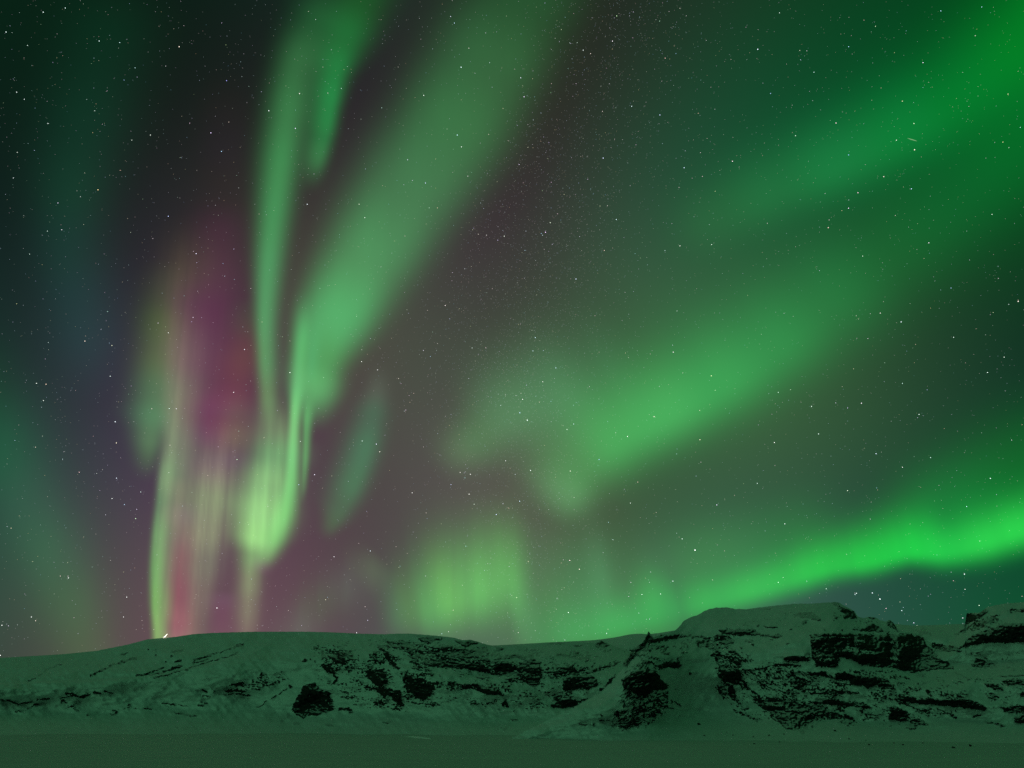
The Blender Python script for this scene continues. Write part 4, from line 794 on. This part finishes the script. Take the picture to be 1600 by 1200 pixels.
# ---------------------------------------------------------------- the stars
BRIGHT = [
 (1086, 859.5, 2.6, 1, 1, 0.98),
 (1429, 234, 1.9, 1, 0.9, 0.75),
 (1424, 295, 1.7, 0.5, 0.65, 1),
 (1184, 77, 1.9, 0.75, 0.85, 1),
 (280, 73, 1.8, 1, 0.85, 0.7),
 (354, 126, 1.4, 0.35, 0.35, 0.9),
 (263, 338, 1.6, 0.5, 0.6, 1),
 (67.5, 19, 1.6, 0.8, 1, 0.95),
 (102, 12.5, 1.5, 0.7, 0.9, 0.85),
 (9.5, 50, 1.6, 0.8, 1, 0.95),
 (155, 64, 1.5, 0.7, 0.95, 0.9),
 (187, 66.5, 1.3, 0.6, 0.9, 0.9),
 (26, 144, 1.4, 0.8, 0.95, 0.9),
 (38, 155, 1.3, 0.7, 0.8, 0.8),
 (75, 193, 1.4, 0.8, 0.95, 0.9),
 (235, 211, 1.4, 0.8, 0.9, 0.8),
 (206, 219, 1.2, 0.7, 0.8, 0.7),
 (211, 106, 1.2, 0.5, 0.8, 0.8),
 (43, 71, 1.2, 0.6, 0.8, 0.7),
 (148, 173, 1.1, 0.6, 0.8, 0.7),
 (27, 238, 1.2, 0.7, 0.8, 0.7),
 (21, 278, 1.2, 0.7, 0.8, 0.8),
 (74, 361, 1.2, 0.6, 0.8, 0.7),
 (46, 397, 1.1, 0.6, 0.8, 0.7),
 (1326, 73, 1.5, 0.4, 0.7, 1),
 (1368, 41, 1.2, 0.6, 0.8, 0.5),
 (1470, 17, 1.5, 0.4, 0.7, 0.9),
 (1534, 11, 1.3, 0.4, 0.7, 0.9),
 (1218, 20, 1.2, 0.7, 0.9, 0.8),
 (1410, 158, 1.3, 0.9, 0.8, 0.5),
 (1428, 193, 1.4, 0.8, 1, 0.7),
 (1326, 242, 1.4, 0.3, 0.5, 1),
 (1243, 212, 1.3, 0.7, 1, 0.8),
 (1575, 147, 1.3, 0.8, 0.9, 0.5),
 (1567, 222, 1.3, 0.8, 0.8, 0.4),
 (1591, 471, 1.7, 1, 0.95, 0.8),
 (1550, 335, 1.3, 0.8, 1, 0.8),
 (1204, 146, 1.2, 0.4, 0.6, 1),
 (1486, 450, 1.2, 0.4, 0.6, 0.9),
 (1348, 400, 1.3, 0.8, 1, 0.8),
 (1408, 503, 1.6, 0.8, 0.95, 1),
 (1490, 527, 1.3, 0.8, 1, 0.9),
 (1543, 582, 1.5, 0.8, 1, 0.9),
 (1569, 558, 1.4, 0.8, 0.95, 0.8),
 (1210, 691.5, 1.6, 1, 1, 0.95),
 (1268, 635, 1.4, 0.8, 1, 0.85),
 (1279, 678, 1.4, 0.8, 1, 0.9),
 (1436, 647.5, 1.4, 0.8, 1, 0.9),
 (1547.5, 747.5, 1.7, 0.8, 1, 1),
 (1454, 715, 1.3, 0.6, 0.9, 0.8),
 (1410, 599, 1.2, 0.6, 0.9, 0.8),
 (1216, 613, 1.2, 0.7, 1, 0.8),
 (824, 656.5, 1.9, 0.85, 1, 0.95),
 (936, 718, 1.3, 0.4, 0.5, 1),
 (886, 671, 1.3, 0.8, 1, 0.8),
 (829, 735, 1.5, 0.85, 0.95, 0.9),
 (733, 772, 1.5, 0.9, 0.9, 0.8),
 (644, 770, 1.3, 0.9, 0.9, 0.85),
 (900, 436, 1.5, 0.7, 0.8, 1),
 (963, 343, 1.4, 0.7, 0.95, 1),
 (987, 166, 1.4, 0.7, 0.9, 0.9),
 (1112, 382, 1.3, 0.8, 0.95, 0.8),
 (720.5, 105, 1.7, 0.75, 0.95, 1),
 (662, 149, 1.3, 0.9, 1, 0.9),
 (714.5, 211, 1.5, 0.6, 0.9, 1),
 (710, 36, 1.3, 0.5, 0.7, 0.9),
 (570, 340, 1.2, 0.8, 0.9, 0.8),
 (561, 319, 1.2, 0.8, 0.9, 0.7),
 (453, 582, 1.5, 0.9, 1, 0.9),
 (382, 546, 1.4, 0.85, 0.9, 1),
 (365, 613, 1.3, 0.9, 0.9, 0.9),
 (263, 520, 1.3, 0.9, 0.95, 0.9),
 (180, 659, 1.7, 0.85, 0.95, 1),
 (182, 747, 1.5, 0.7, 0.8, 0.9),
 (57, 599, 1.5, 0.9, 1, 0.9),
 (68, 626, 1.4, 0.9, 1, 0.9),
 (175, 779, 1.4, 0.9, 0.95, 0.9),
 (107, 903, 1.5, 0.9, 0.95, 0.9),
 (198, 933, 1.5, 0.9, 0.95, 0.9),
 (339, 950, 1.7, 1, 1, 1),
 (193, 964, 1.3, 0.9, 0.9, 0.9),
 (49, 964, 1.4, 0.9, 0.95, 0.9),
 (3, 977, 1.6, 0.9, 0.95, 0.9),
 (420, 173, 2.2, 0.3, 0.32, 0.34),
 (420, 173, 1.2, 0.5, 0.52, 0.5),
 (1375, 936, 2.3, 0.9, 1, 1),
 (1363, 926.5, 1.7, 0.8, 0.95, 1),
 (1338, 927, 1.6, 0.8, 0.95, 0.9),
 (1336, 929, 1.3, 0.6, 0.8, 0.8),
 (1409, 954, 1.7, 0.6, 0.8, 0.8),
 (1507, 897, 1.9, 0.85, 1, 1),
 (1530, 946, 1.7, 0.6, 0.8, 0.6),
 (1433, 977.5, 1.4, 0.6, 0.8, 0.6),
 (1291, 920, 1.3, 0.6, 0.9, 0.7),
 (1216, 910, 1.4, 0.7, 1, 0.8),
 (888, 957, 1.6, 0.85, 1, 0.9),
 (1003, 929, 1.3, 0.8, 1, 0.85),
 (1032, 928, 1.3, 0.8, 1, 0.85),
 (1066, 842, 1.4, 0.8, 1, 0.9),
 (735, 741, 1.4, 0.9, 0.9, 0.85),
 (790, 720, 1.2, 0.9, 0.9, 0.9),
 (985, 786, 1.2, 0.8, 0.9, 0.8),
 (522, 870, 1.3, 0.9, 0.85, 0.9),
 (566, 689, 1.2, 0.7, 0.9, 0.8),
 (565, 565, 1.3, 0.9, 0.9, 0.85),
 (590, 578, 1.2, 0.9, 0.9, 0.9),
 (0.5, 1024, 1.6, 1, 1, 0.95),
]
def build_stars():
    rng = np.random.RandomState(7)
    pts, mag, tint = [], [], []
    n = 42000
    x = rng.uniform(-250, 1850, n); y = rng.uniform(-200, 1130, n)
    mx = np.interp(y, [0, 200, 400, 600, 800, 1000], [985, 900, 835, 800, 820, 850])         # the Milky Way
    band = np.exp(-((x - mx) / 110) ** 2)
    clump = .5 + .5 * np.clip(.5 + fbm(x / 60, y / 60, 3, 801), 0, 1.5)
    p = (.34 + .68 * band) * clump
    ok = rng.rand(n) < p
    x, y = x[ok], y[ok]; n = len(x)
    b = .066 * (1 - rng.rand(n)) ** (-.52); b = np.minimum(b, .9)
    m = 9000                                              # the unresolved haze of the Milky Way
    hy = rng.uniform(-100, 1000, m); hx = np.interp(hy, [0, 200, 400, 600, 800, 1000], [985, 900, 835, 800, 820, 850]) + 80 * rng.normal(size=m)
    hk = rng.rand(m) < .25 + .75 * np.exp(-((hy - 560) / 260) ** 2)
    x = np.r_[x, hx[hk]]; y = np.r_[y, hy[hk]]; b = np.r_[b, .03 + .05 * rng.rand(hk.sum())]; n = len(x)
    col = np.stack([1 + .25 * rng.normal(size=n), 1 + .06 * rng.normal(size=n), 1.05 + .25 * rng.normal(size=n)], 1).clip(.5, 1.5)
    sz = np.full(n, .43) + .22 * np.clip(b, 0, 1)
    B = np.array(BRIGHT, float)
    x = np.r_[x, B[:, 0]]; y = np.r_[y, B[:, 1]]; sz = np.r_[sz, .12 + .37 * B[:, 2]]
    c = np.r_[col * b[:, None], B[:, 3:6]]
    rad = 300000.0
    d = ray(x, y); up = np.array([0, 0, 1.0]); e1 = np.cross(d, up); e1 /= np.linalg.norm(e1, axis=1)[:, None]; e2 = np.cross(e1, d)
    scale = (d @ ray(800, 600))                          # same angle everywhere in the sky
    r = (sz * scale ** 1.4 / 800.0 * rad)[:, None]
    P = d * rad
    V = np.stack([P + e1 * r, P + e2 * r, P - e1 * r, P - e2 * r, P + d * r, P - d * r], 1).reshape(-1, 3)
    base = np.array([(0, 1, 4), (1, 2, 4), (2, 3, 4), (3, 0, 4), (1, 0, 5), (2, 1, 5), (3, 2, 5), (0, 3, 5)])
    F = (base[None] + (np.arange(len(x)) * 6)[:, None, None]).reshape(-1, 3)
    o = mesh_object('stars', V, F, STAR, smooth=False); o.location = (0, 0, EYE)
    set_color(o.data, 'glow', np.repeat(c, 6, 0))
    tag(o, 'faint and bright stars scattered over the whole night sky', 'stars', kind='stuff')
build_stars()

def build_meteor():
    rad = 85000.0
    a, b = ray(1418, 216) * rad, ray(1433, 220.5) * rad
    d = (b - a) / np.linalg.norm(b - a); s1 = np.cross(d, a / rad); s2 = np.cross(d, s1)
    v, f, n, w = [], [], 6, .42 / 800 * rad
    prof = [(0, .15), (.2, .8), (.5, 1), (.8, .8), (1, .15)]
    for k, (t, q) in enumerate(prof):
        for i in range(n):
            an = 2 * math.pi * i / n; v.append(a + (b - a) * t + (s1 * math.cos(an) + s2 * math.sin(an)) * w * q)
        if k: f += [((k - 1) * n + i, (k - 1) * n + (i + 1) % n, k * n + (i + 1) % n, k * n + i) for i in range(n)]
    v = np.array(v); org = v.mean(0)
    o = mesh_object('meteor', v - org, f, METEOR); o.location = org + np.array([0, 0, EYE])
    tag(o, 'short faint meteor streak high on the right above a bright star', 'meteor')
build_meteor()
